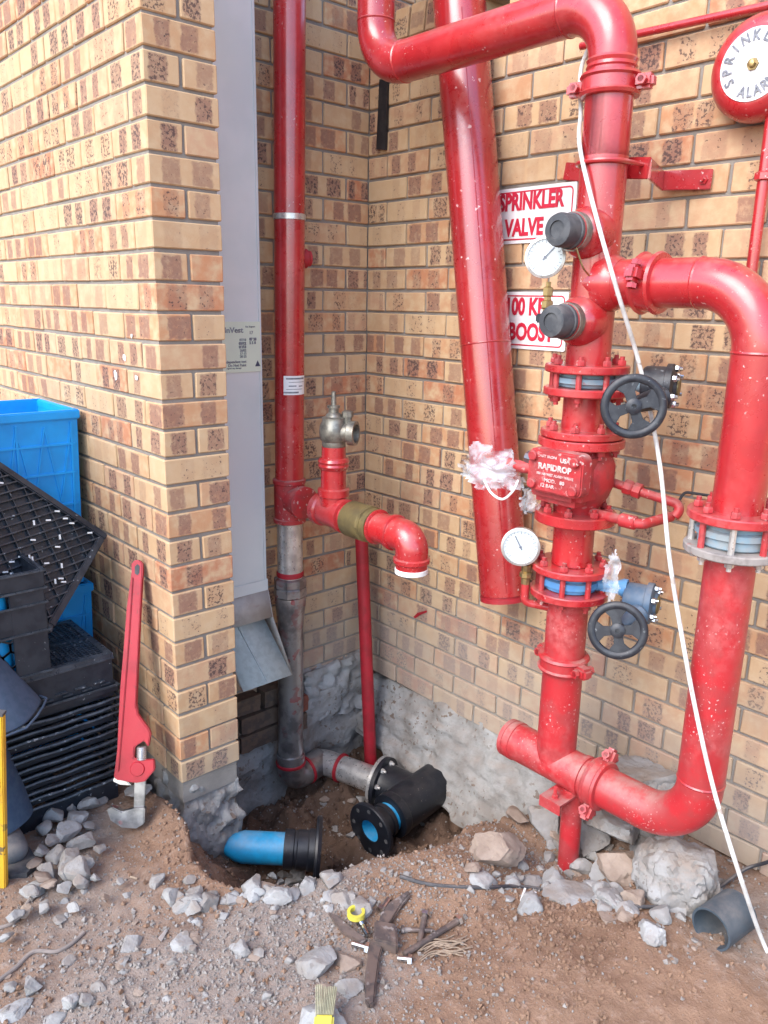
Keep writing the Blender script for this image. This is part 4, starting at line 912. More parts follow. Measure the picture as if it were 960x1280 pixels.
for i in range(1, ncr):
    c = proto.copy(); COL.objects.link(c); c.location.z += pitch*i; c.location.x += random.uniform(-.006, .006); c.location.y += random.uniform(-.008, .006); c.rotation_euler = (random.uniform(-.006, .006), random.uniform(-.008, .008), random.uniform(-.008, .008))
    for ch in proto.children: q = ch.copy(); COL.objects.link(q); q.parent = c
    c['label'] = ORD[ncr-1-i]+' black crate below the topmost one in the nested stack beside the pipe wrench'
bt = thing('black_crate', ((CX0+CX1)/2, (CY0+CY1)/2, zb0), 'lowest black crate of the stack standing in the rubble', 'crate', gpile)
part('body', frame_ring(MB(), CX0+.02, CX1-.02, CY0+.02, CY1-.02, zb0, zb0+.098, .006).box(((CX0+CX1)/2, (CY0+CY1)/2, zb0+.004), (CX1-CX0-.05, CY1-CY0-.05, .006)), M['blackcrate'], bt, bevel=.002)
ctz = zb0+.10+pitch*ncr
tcx = thing('black_crate', ((CX0+CX1)/2, (CY0+CY1)/2, ctz), 'topmost upturned black crate of the stack, open grid base uppermost', 'crate', gpile)
part('rim', frame_ring(MB(), CX0, CX1, CY0, CY1, ctz, ctz+.02, .012), M['blackcrate'], tcx, bevel=.003)
part('wall', frame_ring(MB(), CX0+.012, CX1-.012, CY0+.012, CY1-.012, ctz+.02, CZ-.012, .005), M['blackcrate'], tcx)
gb = frame_ring(MB(), CX0+.008, CX1-.008, CY0+.008, CY1-.008, CZ-.014, CZ, .022)
for i in range(1, 30):
    x = CX0+.03+(CX1-CX0-.06)*i/30
    gb.box((x, (CY0+CY1)/2, CZ-.005), (.0045 if i % 10 else .05, CY1-CY0-.06, .007))
for i in range(1, 20):
    y = CY0+.03+(CY1-CY0-.06)*i/20
    gb.box(((CX0+CX1)/2, y, CZ-.0065), (CX1-CX0-.06, .0045 if i % 10 else .045, .007))
part('grid_base', gb, M['blackcrate_lip'], tcx)
lp_ = MB(); frame_ring(lp_, CX0-.002, CX1+.002, CY0-.003, CY1+.003, ctz+.019, ctz+.024, .008); frame_ring(lp_, CX0+.006, CX1-.006, CY0+.006, CY1-.006, CZ-.02, CZ-.014, .008)
for i in range(9):
    x = CX0+.06+(CX1-CX0-.12)*i/8; lp_.box((x, CY0+.008, ctz+.045), (.035, .01, .004)); lp_.box((x+.02, CY0+.008, ctz+.033), (.03, .01, .003))
part('lip', lp_, M['blackcrate_lip'], tcx)
# two blue crates behind the stack
def blue_crate(z0, z1, label, back=0):
    x0, x1, y0, y1 = -.64, -.026+0, .585, .96
    t = thing('blue_crate', ((x0+x1)/2, (y0+y1)/2, z0), label, 'crate', 'blue crates behind the black stack')
    b = MB(); tp = .018
    def ring(i, z): return [V((x0+i, y0+i, z)), V((x1-i, y0+i, z)), V((x1-i, y1-i, z)), V((x0+i, y1-i, z))]
    rings = [ring(tp, z0), ring(0, z1), ring(.012, z1), ring(tp+.012, z0+.012)]
    vv = [p for r in rings for p in r]
    b.add(vv, [(r*4+i, r*4+(i+1) % 4, r*4+4+(i+1) % 4, r*4+4+i) for r in range(3) for i in range(4)]+[(0, 3, 2, 1), (12, 13, 14, 15)])
    part('shell', b, M['bluecrate'], t, bevel=.004)
    part('rim', frame_ring(MB(), x0-.006, x1+.006, y0-.007, y1+.007, z1-.028, z1+.004, .02), M['bluecrate'], t, bevel=.004)
    rb = MB(); H = z1-z0
    def fp(u, v): e = tp*(1-v); return V((x0+e+(x1-x0-2*e)*u, y0+e-.002, z0+H*v))
    for v in (.14, .30, .48, .66, .82): rb.bar(fp(.02, v), fp(.98, v), .007, .006, (0, -1, 0))
    for u in (.04, .34, .66, .96): rb.bar(fp(u, .04), fp(u, .94), .008, .006, (0, -1, 0))
    for i in range(7):
        u = .06+.15*i
        if u+.15 < .99: rb.bar(fp(u, .92), fp(u+.075, .50), .005, .004, (0, -1, 0)); rb.bar(fp(u+.075, .50), fp(u+.15, .92), .005, .004, (0, -1, 0)); rb.bar(fp(u, .46), fp(u+.075, .1), .005, .004, (0, -1, 0))
    o_ = part('ribs', rb, M['bluecrate'], t); o_['kind'] = 'stuff'; return t
blue_crate(ground_h(-.3, .8)-.01, .60, 'lower blue crate mostly hidden behind the black stack')
blue_crate(.605, 1.235, 'bright blue ribbed crate standing tallest behind the black crates')
# tilted black crate, base toward the camera
p1 = on(135, 668, 1, .40); p0 = on(0, 577, 1, .50); p2 = on(66, 757, 1, .27)
e1v = (p0-p1).normalized(); e2v = (p2-p1); e2v = (e2v-e1v*e2v.dot(e1v)).normalized(); nv = e1v.cross(e2v).normalized()
if nv.dot(FW) < 0: nv = -nv
tl = thing('black_crate', p1+e1v*.3+e2v*.2, 'black crate tipped on its side over the stack, lattice base facing out', 'crate')
LA, LB = .60, .40
def tp_(a, b, c=0): return p1+e1v*a+e2v*b+nv*c
ax3 = (e1v, e2v, nv)
fr = MB()
for a, b, sa_, sb_ in ((LA/2, .012, LA, .024), (LA/2, LB-.012, LA, .024), (.012, LB/2, .024, LB-.048), (LA-.012, LB/2, .024, LB-.048)): fr.box(tp_(a, b, .008), (sa_, sb_, .022), ax=ax3)
part('base_frame', fr, M['blackcrate'], tl, bevel=.004)
gr = MB(); L1, L2 = (p0-p1).length, (p2-p1).length
da, db = .00384*L1, .00689*L2; dl_ = math.hypot(da, db); da, db = da/dl_, db/dl_
def clip_bar(c0, da, db, wd__, hh, z):
    # line through points (a,b) with -db*a+da*b=c0, clipped to the base rectangle
    ts = []
    o = (-db*c0, da*c0)
    t0, t1 = -9, 9
    for k_, (q, dq, lim) in enumerate(((o[0], da, LA-.02), (o[1], db, LB-.02))):
        lo, hi = (.02-q)/dq, (lim-q)/dq
        if lo > hi: lo, hi = hi, lo
        t0, t1 = max(t0, lo), min(t1, hi)
    if t1-t0 > .03: gr.bar(tp_(o[0]+da*t0, o[1]+db*t0, z), tp_(o[0]+da*t1, o[1]+db*t1, z), wd__, hh, nv)
for i in range(-20, 20): clip_bar(i*.026, da, db, .0045, .012, .006)
for i in range(0, 24): clip_bar(-.0+i*.05, db, -da, .003, .008, .010)
part('lattice', gr, M['blackcrate_lip'], tl)
part('base_sheet', MB().box(tp_(LA/2, LB/2, .0185), (LA-.03, LB-.03, .004), ax=ax3), M['blackcrate'], tl)
sd_ = MB()
for a, b, sa_, sb_ in ((LA/2, .012, LA-.03, .006), (LA/2, LB-.012, LA-.03, .006), (.012, LB/2, .006, LB-.03), (LA-.012, LB/2, .006, LB-.03)): sd_.box(tp_(a, b, .125), (sa_, sb_, .21), ax=ax3)
part('sides', sd_, M['blackcrate'], tl)
rm = MB()
for a, b, sa_, sb_ in ((LA/2, -.004, LA+.03, .02), (LA/2, LB+.004, LA+.03, .02), (-.004, LB/2, .02, LB-.012), (LA+.004, LB/2, .02, LB-.012)): rm.box(tp_(a, b, .232), (sa_, sb_, .02), ax=ax3)
part('rim', rm, M['blackcrate'], tl, bevel=.004)
cl = MB(); rnd = random.Random(3)
for i in range(34):
    a, b = rnd.uniform(.03, .42), rnd.uniform(.03, .36); q = tp_(a, b, -.001); an = rnd.choice((.6, .7, 2.2)); u = e1v*math.cos(an)+e2v*math.sin(an)
    cl.bar(q-u*.008, q+u*.008, .005, .004, nv)
part('label_clips', cl, M['white'], tl)
# open black crate with blue bottles
FX1 = -.322; FX0 = FX1-.58; FY0, FY1 = .165, .56; FZ0, FZ1 = CZ+.002, CZ+.335
oc = thing('black_crate', ((FX0+FX1)/2, (FY0+FY1)/2, FZ0), 'open black crate holding blue bottles, standing on the stack', 'crate')
b = frame_ring(MB(), FX0, FX1, FY0, FY1, FZ1-.055, FZ1, .012)
frame_ring(b, FX0+.002, FX1-.002, FY0+.002, FY1-.002, FZ1-.19, FZ1-.105, .008)
part('bands', b, M['blackcrate'], oc, bevel=.003)
for x in (FX0+.05, FX1-.055):
    for y in (FY0+.006, FY1-.006): part('post', MB().box((x, y, (FZ0+FZ1)/2), (.10, .010, FZ1-FZ0-.01)), M['blackcrate'], oc, bevel=.002)
for y in (FY0+.06, (FY0+FY1)/2, FY1-.06):
    for x in (FX0+.006, FX1-.006): part('post', MB().box((x, y, (FZ0+FZ1)/2), (.008, .09, FZ1-FZ0-.01)), M['blackcrate'], oc, bevel=.002)
lips = MB()
for z in (FZ1-.004, FZ1-.058, FZ1-.104, FZ1-.192, FZ0+.008): frame_ring(lips, FX0-.004, FX1+.004, FY0-.005, FY1+.005, z-.003, z+.003, .008)
part('lips', lips, M['blackcrate_lip'], oc, bevel=.001)
hx = MB()
for r_i in range(3):
    for c_i in range(9):
        cx, cz = FX0+.12+c_i*.046+(r_i % 2)*.023, FZ0+.03+r_i*.040
        for s in range(6):
            a, b2 = R_(60*s+30), R_(60*s+90)
            hx.bar(V((cx+math.cos(a)*.0265, FY0+.006, cz+math.sin(a)*.0265)), V((cx+math.cos(b2)*.0265, FY0+.006, cz+math.sin(b2)*.0265)), .006, .003, (0, 1, 0))
part('hex_mesh', hx, M['blackcrate'], oc)
part('base', MB().box(((FX0+FX1)/2, (FY0+FY1)/2, FZ0+.004), (FX1-FX0-.02, FY1-FY0-.02, .006)), M['blackcrate'], oc)
for i, (x, y, h) in enumerate(((-.458, .222, .285), (-.545, .225, .28), (-.44, .31, .28), (-.54, .34, .25), (-.41, .25, .13))):
    tt = thing('blue_bottle', (x, y, FZ0+.008), ('tall blue bottle nearest the front corner of the open black crate' if i == 0 else 'blue plastic bottle standing inside the open black crate'), 'bottle', 'blue bottles in the black crate')
    part('body', MB().lathe((x, y, FZ0+.008), (0, 0, 1), [(.034, 0), (.038, .006), (.038, h*.62), (.034, h*.68), (.038, h*.74), (.034, h*.86), (.018, h*.93), (.018, h)], 22), M['bluebottle'], tt)
    part('cap', MB().lathe((x, y, FZ0+.008+h), (0, 0, 1), [(.020, -.012), (.020, .012), (.017, .015)], 18), M['bluebottle'], tt)

# ------------------------------------------------------------------ pipe wrench leaning on the pier
Tp = V((-.032, .175, .80)); Bp = V((-.185, -.02, .0)); un = (Tp-Bp).normalized(); vn = RT-un*RT.dot(un); vn.normalize(); wn_ = un.cross(vn).normalized()
if wn_.dot(FW) < 0: wn_ = -wn_
def trace(pts, off, th, smooth_n=0):
    return MB().prism([on_plane(x, y, Bp+wn_*off, wn_) for x, y in pts], wn_*th)
wr = thing('pipe_wrench', Bp, 'large red pipe wrench leaning head down on the brick wall', 'wrench')
hd = [(164, 716), (164, 705), (168, 700), (174, 700), (178, 705), (178, 716), (175, 770), (170, 880), (172, 893), (186, 912), (188, 918), (185, 934), (180, 926), (168, 934), (167, 948), (183, 950), (192, 950), (193, 963), (181, 977), (170, 979), (146, 976), (142, 972), (147, 930), (152, 840), (158, 760)]
b = trace(hd, .0, .020)
part('handle', b, M['wrench_red'], wr, bevel=.003)
part('grip_flange', trace([(164, 722), (166, 722), (161, 800), (153, 905), (148, 965), (145, 965), (150, 860), (158, 770)], -.006, .007), M['wrench_red'], wr, bevel=.002)
part('grip_flange', trace([(174.5, 722), (177, 722), (173, 800), (169, 885), (166, 885), (171, 790)], -.006, .007), M['wrench_red'], wr, bevel=.002)
part('housing_boss', MB().lathe(on_plane(171, 962, Bp-wn_*.007, wn_), wn_, [(.021, .003), (.023, .005), (.024, .009)], 28), M['wrench_red'], wr)
part('hang_hole', trace([(168.5, 708), (172, 705), (174.5, 708), (174, 716), (172, 719), (168.5, 717)], -.0012, .003), M['rubber'], wr)
nt_c = on_plane(177, 941, Bp+wn_*.010, wn_); na = (on_plane(186, 941, Bp, wn_)-on_plane(168, 941, Bp, wn_)).normalized()
kn = []
for i in range(7): kn += [(.016, i*.006), (.0135, i*.006+.003)]
part('adjusting_nut', MB().lathe(nt_c-un*.02, un, kn, 20), M['galv'], wr)
part('heel_jaw', trace([(142, 972), (158, 976), (164, 982), (150, 981), (141, 977)], .002, .016), M['galv'], wr, bevel=.002)
part('hook_shank', trace([(168, 974), (182, 974), (180, 1010), (178, 1030), (166, 1031), (167, 1010)], .004, .012), M['galv_old'], wr, bevel=.002)
part('hook_jaw', trace([(133, 1012), (140, 1009), (152, 1015), (167, 1011), (181, 1010), (180, 1030), (170, 1036), (152, 1035), (138, 1026)], -.010, .026), M['galv_old'], wr, bevel=.003)

# ------------------------------------------------------------------ person at the left edge
def skin_mesh(name, verts, edges, radii, parent, mat, sub=2, root=0):
    me = bpy.data.meshes.new(name); base = world_org(parent); me.from_pydata([tuple(V(v)-base) for v in verts], edges, [])
    o = bpy.data.objects.new(name, me); COL.objects.link(o)
    o.modifiers.new('skin', 'SKIN'); sv = me.skin_vertices[0].data
    for i, r in enumerate(radii): sv[i].radius = (r, r) if not isinstance(r, tuple) else r; sv[i].use_root = (i == root)
    md = o.modifiers.new('sub', 'SUBSURF'); md.levels = sub; md.render_levels = sub
    dg = bpy.context.evaluated_depsgraph_get(); m2 = bpy.data.meshes.new_from_object(o.evaluated_get(dg)); m2.name = name
    bpy.data.objects.remove(o); m2.shade_smooth(); m2.materials.clear(); return link(name, m2, mat, parent)
fr_ = V((.55, .35, 0)).normalized(); lf = V((-fr_.y, fr_.x, 0))          # facing the crates; lf = person's left
foot = hit(0, 1056); footR = V((foot.x, foot.y, 0))
hip = footR-RT*.27+V((-.02, .0, 0)); hip.z = .90
pe = thing('person', (hip.x, hip.y, 0), 'person in blue work coat, trousers and grey boots standing at the left', 'person')
def B(f, l, z): return V((hip.x, hip.y, 0))+fr_*f+lf*l+V((0, 0, z))
Rank = V((footR.x, footR.y, .09)); Lank = B(-.02, .16, .09)
Rk = V((hip.x, hip.y, 0))*.45+V((footR.x, footR.y, 0))*.55+fr_*.03; Rk.z = .49; Lk = B(.03, .13, .49)
bv = [B(0, 0, .95), B(0, -.09, .88), Rk, Rank, B(0, .09, .88), Lk, Lank, B(0, 0, 1.15), B(-.01, 0, 1.36), B(-.01, -.17, 1.40), B(.02, -.22, 1.13), B(.16, -.2, .94), B(-.01, .17, 1.40), B(.02, .22, 1.13), B(.16, .2, .94), B(.0, 0, 1.49), B(.02, 0, 1.60), B(.03, 0, 1.70)]
be = [(0, 1), (1, 2), (2, 3), (0, 4), (4, 5), (5, 6), (0, 7), (7, 8), (8, 9), (9, 10), (10, 11), (8, 12), (12, 13), (13, 14), (8, 15), (15, 16), (16, 17)]
rad = [.12, .088, .058, .045, .088, .058, .045, .125, .12, .062, .045, .032, .062, .045, .032, .055, .082, .075]
skin_mesh('body', bv, be, rad, pe, M['skin'])
tm = MB()
for ps_ in ((bv[1], bv[2], V((footR.x, footR.y, .05))), (bv[4], bv[5], V((Lank.x, Lank.y, .05)))):
    pts_ = spline([ps_[0]+V((0, 0, .10)), ps_[0], ps_[1], ps_[2]], 6); n_p = len(pts_)
    tm.tube(pts_, [.135-.035*min(1, i/(n_p*.55))+.010*max(0, i/n_p-.55)+.003*math.sin(i*1.9) for i in range(n_p)], 28)
part('trousers', tm, M['cloth'], pe, ang=60)
ct = []; cf = []; SG = 44; rings_ = [(1.42, .15, .10), (1.38, .235, .13), (1.2, .215, .15), (1.05, .19, .14), (.92, .215, .17), (.75, .25, .22), (.56, .34, .31), (.42, .43, .40)]
cc = B(.0, 0, 0)
for ri, (z, ra, rb_) in enumerate(rings_):
    for k_ in range(SG):
        a = 2*math.pi*k_/SG; fo = 1+(.075*math.sin(a*7+1)+.04*math.sin(a*13))*max(0, (1.0-z))*1.6
        ct.append(cc+lf*math.cos(a)*ra*fo+fr_*math.sin(a)*rb_*fo+V((0, 0, z+.008*math.sin(a*5))))
for ri in range(len(rings_)-1):
    for k_ in range(SG): cf.append((ri*SG+k_, ri*SG+(k_+1) % SG, (ri+1)*SG+(k_+1) % SG, (ri+1)*SG+k_))
co = part('coat', MB().add(ct, cf), M['cloth2'], pe, ang=60); md = co.modifiers.new('thick', 'SOLIDIFY'); md.thickness = .006; md = co.modifiers.new('sub', 'SUBSURF'); md.levels = 1; md.render_levels = 2
hm = [cc+lf*math.cos(2*math.pi*k_/SG)*.433*(1+(.075*math.sin(2*math.pi*k_/SG*7+1)+.04*math.sin(2*math.pi*k_/SG*13))*.58*1.6)+fr_*math.sin(2*math.pi*k_/SG)*.403*(1+(.075*math.sin(2*math.pi*k_/SG*7+1)+.04*math.sin(2*math.pi*k_/SG*13))*.58*1.6)+V((0, 0, .423+.008*math.sin(2*math.pi*k_/SG*5))) for k_ in range(SG+1)]
part('coat_hem', MB().tube(hm, .0035, 6), M['cloth2'], pe)
for s in (-1, 1):
    skin_mesh('sleeve', [B(-.01, s*.15, 1.40), B(.0, s*.205, 1.29), B(.02, s*.225, 1.13), B(.12, s*.205, .99)], [(0, 1), (1, 2), (2, 3)], [.085, .075, .062, .05], pe, M['cloth2'])
    hb = B(.165, s*.2, .935); hv_ = [hb]; he = []; hr = [(.036, .022)]
    hv_.append(hb+fr_*.05+V((0, 0, -.045))); he.append((0, 1)); hr.append((.034, .02))
    for fi in range(4):
        o_ = lf*((fi-1.5)*.02); n0 = len(hv_)
        hv_ += [hb+fr_*.06+V((0, 0, -.055))+o_, hb+fr_*(.085)+V((0, 0, -.085))+o_, hb+fr_*.085+V((0, 0, -.115+.006*abs(fi-1.3)))+o_]
        he += [(1, n0), (n0, n0+1), (n0+1, n0+2)]; hr += [.0095, .009, .0075]
    n0 = len(hv_); hv_ += [hb+fr_*.03+V((0, 0, -.02))-lf*s*.035, hb+fr_*.055+V((0, 0, -.05))-lf*s*.05]; he += [(0, n0), (n0, n0+1)]; hr += [.011, .009]
    skin_mesh('hand', hv_, he, hr, pe, M['skin'], 1)
    ank = Rank if s < 0 else Lank; td = (V((.05, -1, 0)) if s < 0 else fr_).normalized(); gz = ground_h(ank.x, ank.y)
    bo = [V((ank.x, ank.y, gz+.12)), V((ank.x, ank.y, gz+.055))-td*.01, V((ank.x, ank.y, gz+.050))+td*.08, V((ank.x, ank.y, gz+.040))+td*.165]
    bt_ = skin_mesh('boot', bo, [(0, 1), (1, 2), (2, 3)], [.052, (.055, .052), (.05, .046), (.046, .036)], pe, M['boot'])
    sp_ = [V((ank.x, ank.y, gz+.004))+td*f_+td.cross(V((0, 0, 1)))*l_ for f_, l_ in ((-.07, -.03), (-.075, 0), (-.07, .03), (.0, .045), (.12, .05), (.19, .04), (.215, 0), (.19, -.04), (.12, -.05), (0, -.045))]
    part('sole', MB().prism(sp_, (0, 0, .02)), M['rubber'], bt_)
hd_ = B(.03, 0, 1.665)
part('face_features', MB().prism([hd_+fr_*.085+lf*.014+V((0, 0, -.02)), hd_+fr_*.085-lf*.014+V((0, 0, -.02)), hd_+fr_*.08+V((0, 0, .02))], fr_*.022).prism([hd_+fr_*.07+lf*.025+V((0, 0, -.05)), hd_+fr_*.07-lf*.025+V((0, 0, -.05)), hd_+fr_*.075+V((0, 0, -.042))], fr_*.012), M['skin'], pe, bevel=.003)
for s in (-1, 1):
    part('eye', MB().lathe(hd_+fr_*.072+lf*s*.031+V((0, 0, .012)), fr_, [(.011, 0), (.009, .006), (.001, .009)], 12), M['white'], pe)
    part('ear', MB().lathe(hd_+lf*s*.074, lf*s, [(.026, 0), (.022, .012), (.01, .014)], 14), M['skin'], pe)
hb_ = MB(); hs = []
for i in range(9):
    th_ = R_(i*10); hs.append((.088*math.cos(th_)+.001, .092*math.sin(th_)))
part('hair', MB().lathe(hd_+V((0, 0, .025))-fr_*.012, (0, 0, 1), hs, 24), M['hair'], pe)
# yellow level standing by the leg
lb_ = hit(3, 1108); ldv = UP.copy(); lt = lb_+V((0, 0, .43))
ly = thing('spirit_level', lb_, 'yellow spirit level standing upright beside the blue trouser leg', 'spirit level')
rr_ = V((RT.x, RT.y, 0)).normalized(); ff_ = V((-rr_.y, rr_.x, 0))
tp2 = on_plane(-1, 893, lb_, ff_); lax = (tp2-lb_).normalized(); lcr = rr_-lax*rr_.dot(lax); lcr.normalize(); LL = (tp2-lb_).length
cn = lb_+lax*LL/2-lcr*.012
part('body', MB().box(cn, (.05, .022, LL), ax=(lcr, ff_, lax)), M['yellow'], ly, bevel=.003)
part('end_cap', MB().box(cn+lax*(LL/2+.004), (.052, .024, .008), ax=(lcr, ff_, lax)), M['rubber'], ly)
part('vial', MB().box(cn-ff_*.008+lax*.07, (.03, .012, .03), ax=(lcr, ff_, lax)), M['bristle'], ly)

# ------------------------------------------------------------------ rubble
def rock_mesh(seed, flat=.7, elong=1.0, sub=3, cuts=9):
    rnd = random.Random(seed); bm = bmesh.new(); bmesh.ops.create_icosphere(bm, subdivisions=sub+1, radius=.5)
    planes = [(V((rnd.gauss(0, 1), rnd.gauss(0, 1), rnd.gauss(0, 1))).normalized(), rnd.uniform(.20, .37)) for _ in range(cuts)]
    off = V((seed*1.7, seed*.3, 0))
    for v in bm.verts:
        v.co *= 1+.22*noise.noise(v.co*2.6+off)
        for n, d in planes:
            q = v.co.dot(n)
            if q > d: v.co -= n*(q-d)*.97
        s = v.co*4+off; rg = abs(noise.noise(s*1.3))
        v.co *= 1+.07*noise.noise(s)-.10*max(0, .22-rg)/.22*.6+.045*noise.noise(s*2.9)+.032*noise.noise(s*6.5)
        v.co = V((v.co.x*elong, v.co.y, v.co.z*flat))
    zmin = min(v.co.z for v in bm.verts)
    for v in bm.verts: v.co.z -= zmin
    me = bpy.data.meshes.new('rock'); bm.to_mesh(me); bm.free(); me.shade_smooth(); me.set_sharp_from_angle(angle=R_(20)); return me
def rock(px, py, wpx, label, mat='concrete', flat=.7, elong=1.0, rz=None, cat='rock', group=None, seed=None, sink=.24, name='rock', tilt=(0, 0), p=None, mesh=None, sub=3, cuts=9):
    """px,py: foot of the rock in the photo; wpx: apparent width"""
    p = p or hit(px, py); dpt = (p-CAM).dot(FW); size = wpx*dpt/FPX
    seed = seed if seed is not None else int(px*7+py*13)
    me = mesh or rock_mesh(seed, flat, elong, sub, cuts)
    o = link(name, me, M[mat] if not me.materials else None, None, V((p.x, p.y, p.z-size*sink*flat)))
    s = size/max(1, elong*.95); o.scale = (s, s, s)
    o.rotation_euler = (tilt[0], tilt[1], rz if rz is not None else random.uniform(0, 6.28)); return tag(o, label, cat, group)
YV = math.atan2(RT.y, RT.x)
CP, CC, SB = 'concrete_pale', 'concrete', 'stone_brown'
rock(845, 1118, 103, 'largest pale concrete boulder, below the red loop elbow', CC, .95, 1.05, YV, seed=3, sub=4, cuts=2)
rock(808, 1000, 128, 'long rounded concrete chunk against the right wall behind the red loop', CC, .8, 1.5, YV-.75, seed=5, p=V((1.065, -1.05, .085)), cuts=5, sub=4)
rock(845, 1003, 52, 'upright pale concrete piece inside the loop elbow', CP, 1.2, .8, YV, seed=6, p=V((.99, -1.17, .055)))
rock(757, 1048, 74, 'grey concrete lump directly under the red loop pipe', CC, .8, 1.0, YV, seed=8, sink=0, p=V((.95, -1.05, -.02)))
rock(800, 1010, 120, 'grey concrete lump holding up the long chunk behind the red loop', CC, .75, 1.3, YV-.75, seed=55, sink=0, p=V((1.06, -1.06, -.035)))
rock(800, 1062, 92, 'dusty concrete block under the loop, left of the largest boulder top', CC, .6, 1.2, YV+.3, seed=9, p=V((.99, -1.17, -.02)))
rock(772, 1092, 70, 'rounded brown-grey stone left of the largest boulder', SB, .85, 1.0, YV, seed=10)
rock(757, 1094, 64, 'flat triangular concrete shard propped beside the red post', CP, .18, 1.2, YV-.5, seed=12, tilt=(.75, .25), sink=-.3)
rock(716, 1122, 82, 'flat grey slab in front of the red support post', CC, .34, 1.35, YV+.1, seed=14)
rock(764, 1128, 46, 'jagged pale lump on the black cable, right of the flat slab', CP, .6, 1.1, YV, seed=15)
rock(792, 1130, 36, 'dark stone wedged at the left foot of the largest boulder', SB, .9, .9, YV, seed=16)
rock(813, 1168, 43, 'angular white lump below the largest boulder', CP, .75, 1.0, YV, seed=17)
rock(762, 1148, 36, 'flat reddish stone between the cable and the soil', SB, .4, 1.2, YV, seed=18)
rock(622, 1066, 62, 'tan half-buried stone on the edge of the hole', SB, .85, 1.0, YV+.4, seed=19, mat_=None) if False else rock(622, 1072, 78, 'tan half-buried stone on the edge of the hole', SB, .85, 1.0, YV+.4, seed=19)
rock(606, 1100, 44, 'white jagged lump on the rim of the hole', CP, .5, 1.1, YV, seed=20)
rock(588, 1086, 24, 'small rounded stone touching the white lump on the hole rim', SB, .7, 1.0, YV, seed=21)
rock(661, 1102, 34, 'pale wedge of concrete left of the red post', CP, .5, 1.25, YV+.3, seed=22)
rock(690, 1058, 62, 'concrete lump just behind the red support post', CC, 1.0, .9, YV, seed=23, p=V((.88, -.84, -.10)))
rock(732, 1062, 62, 'concrete lump right of the red support post', CC, .8, 1.0, YV, seed=24, p=V((.92, -.98, -.07)))
rock(232, 1132, 46, 'pale blue-grey lump alone on the soil left of the hole', CP, .8, 1.0, YV, seed=25)
rock(398, 1212, 54, 'rounded grey concrete lump left of the pick head', CC, .8, 1.0, YV, seed=26)
rock(432, 1206, 48, 'tan stone between the grey lump and the pick head', SB, .6, 1.3, YV-.7, seed=27)
rock(434, 1238, 48, 'grey wedge lying beside the pick head tip', CC, .55, 1.2, YV-.4, seed=28)
rock(405, 1290, 72, 'pale concrete lump under the yellow brush at the bottom edge', CP, .55, 1.1, YV, seed=29)
rock(230, 1182, 32, 'pale lump below the lone blue-grey lump', CP, .7, 1.1, YV, seed=31)
rock(165, 1178, 44, 'low pale slab in the soil left of the middle', CP, .4, 1.4, YV+.2, seed=32)
rock(18, 1268, 60, 'long pale block at the lower left edge', CP, .45, 1.5, YV+.5, seed=33)
rock(66, 1280, 36, 'pale block right of the long lower left block', CP, .55, 1.4, YV+1.0, seed=34)
rock(42, 1238, 34, 'upright pale block above the long lower left block', CP, .9, .9, YV, seed=35)
rock(88, 1256, 26, 'pale cube-like lump near the lower left corner', CP, .8, 1.0, YV, seed=36)
rock(44, 1118, 46, 'pale stone in front of the grey boot', CP, .55, 1.3, YV+.3, seed=37)
rock(430, 1128, 40, 'concrete piece on the near lip of the hole', CC, .6, 1.2, YV, seed=38)
rock(352, 1126, 44, 'crumbled pale lump on the near lip of the hole, left side', CP, .6, 1.2, YV, seed=39)
rock(468, 1108, 34, 'grey stone on the floor of the hole below the black flange', CC, .6, 1.0, YV, seed=40, p=V((.50, -.33, -.42)))
rock(396, 1104, 30, 'pale stone on the hole floor beside the loose stub flange', CP, .6, 1.0, YV, seed=41, p=V((.42, -.37, -.40)))
rock(205, 1000, 40, 'concrete slab chip behind the wrench jaw', CP, .4, 1.2, YV+.3, seed=42, p=V((-.10, .13, .0)))
rock(122, 1004, 40, 'light slab chip at the foot of the black stack beside the wrench', CP, .5, 1.2, YV, seed=43)
# rubble heap by the crates: rocks nobody could name one by one share a label
PROTO = [rock_mesh(100+i, random.uniform(.5, .85), random.uniform(.9, 1.35), 2) for i in range(12)]
for i, m_ in enumerate(PROTO): m_.materials.append(M[(CP, CC, CP, CC, CC, SB)[i % 6]])
heap = [(58, 1038, 26), (72, 1026, 32), (96, 1028, 34), (108, 1012, 24), (64, 1056, 28), (84, 1050, 40), (106, 1054, 34), (52, 1068, 26), (70, 1072, 30), (88, 1078, 32), (60, 1088, 30), (78, 1094, 26), (96, 1096, 34), (112, 1082, 24), (48, 1100, 24), (122, 1064, 20), (60, 1110, 22), (80, 1112, 22), (100, 1108, 20), (118, 1100, 18), (36, 1116, 22), (20, 1150, 22), (8, 1176, 24), (34, 1140, 20), (60, 1136, 20), (92, 1136, 20), (130, 1124, 16), (150, 1104, 14), (110, 1036, 20), (88, 1010, 22), (44, 1082, 22)]
for px, py, wp in heap:
    rock(px, py, wp, 'broken grey concrete piece in the rubble heap beside the black crates', p=hit(px, py, .02), mesh=random.choice(PROTO), cat='rock', group='concrete rubble heaped beside the crates', sink=.1, tilt=(random.uniform(-.5, .5), random.uniform(-.5, .5)))
sc_ = [(rx_, ry_) for rx_, ry_ in [(random.uniform(0, 470), random.uniform(1100, 1280)) for _ in range(400)]]
n_ = 0
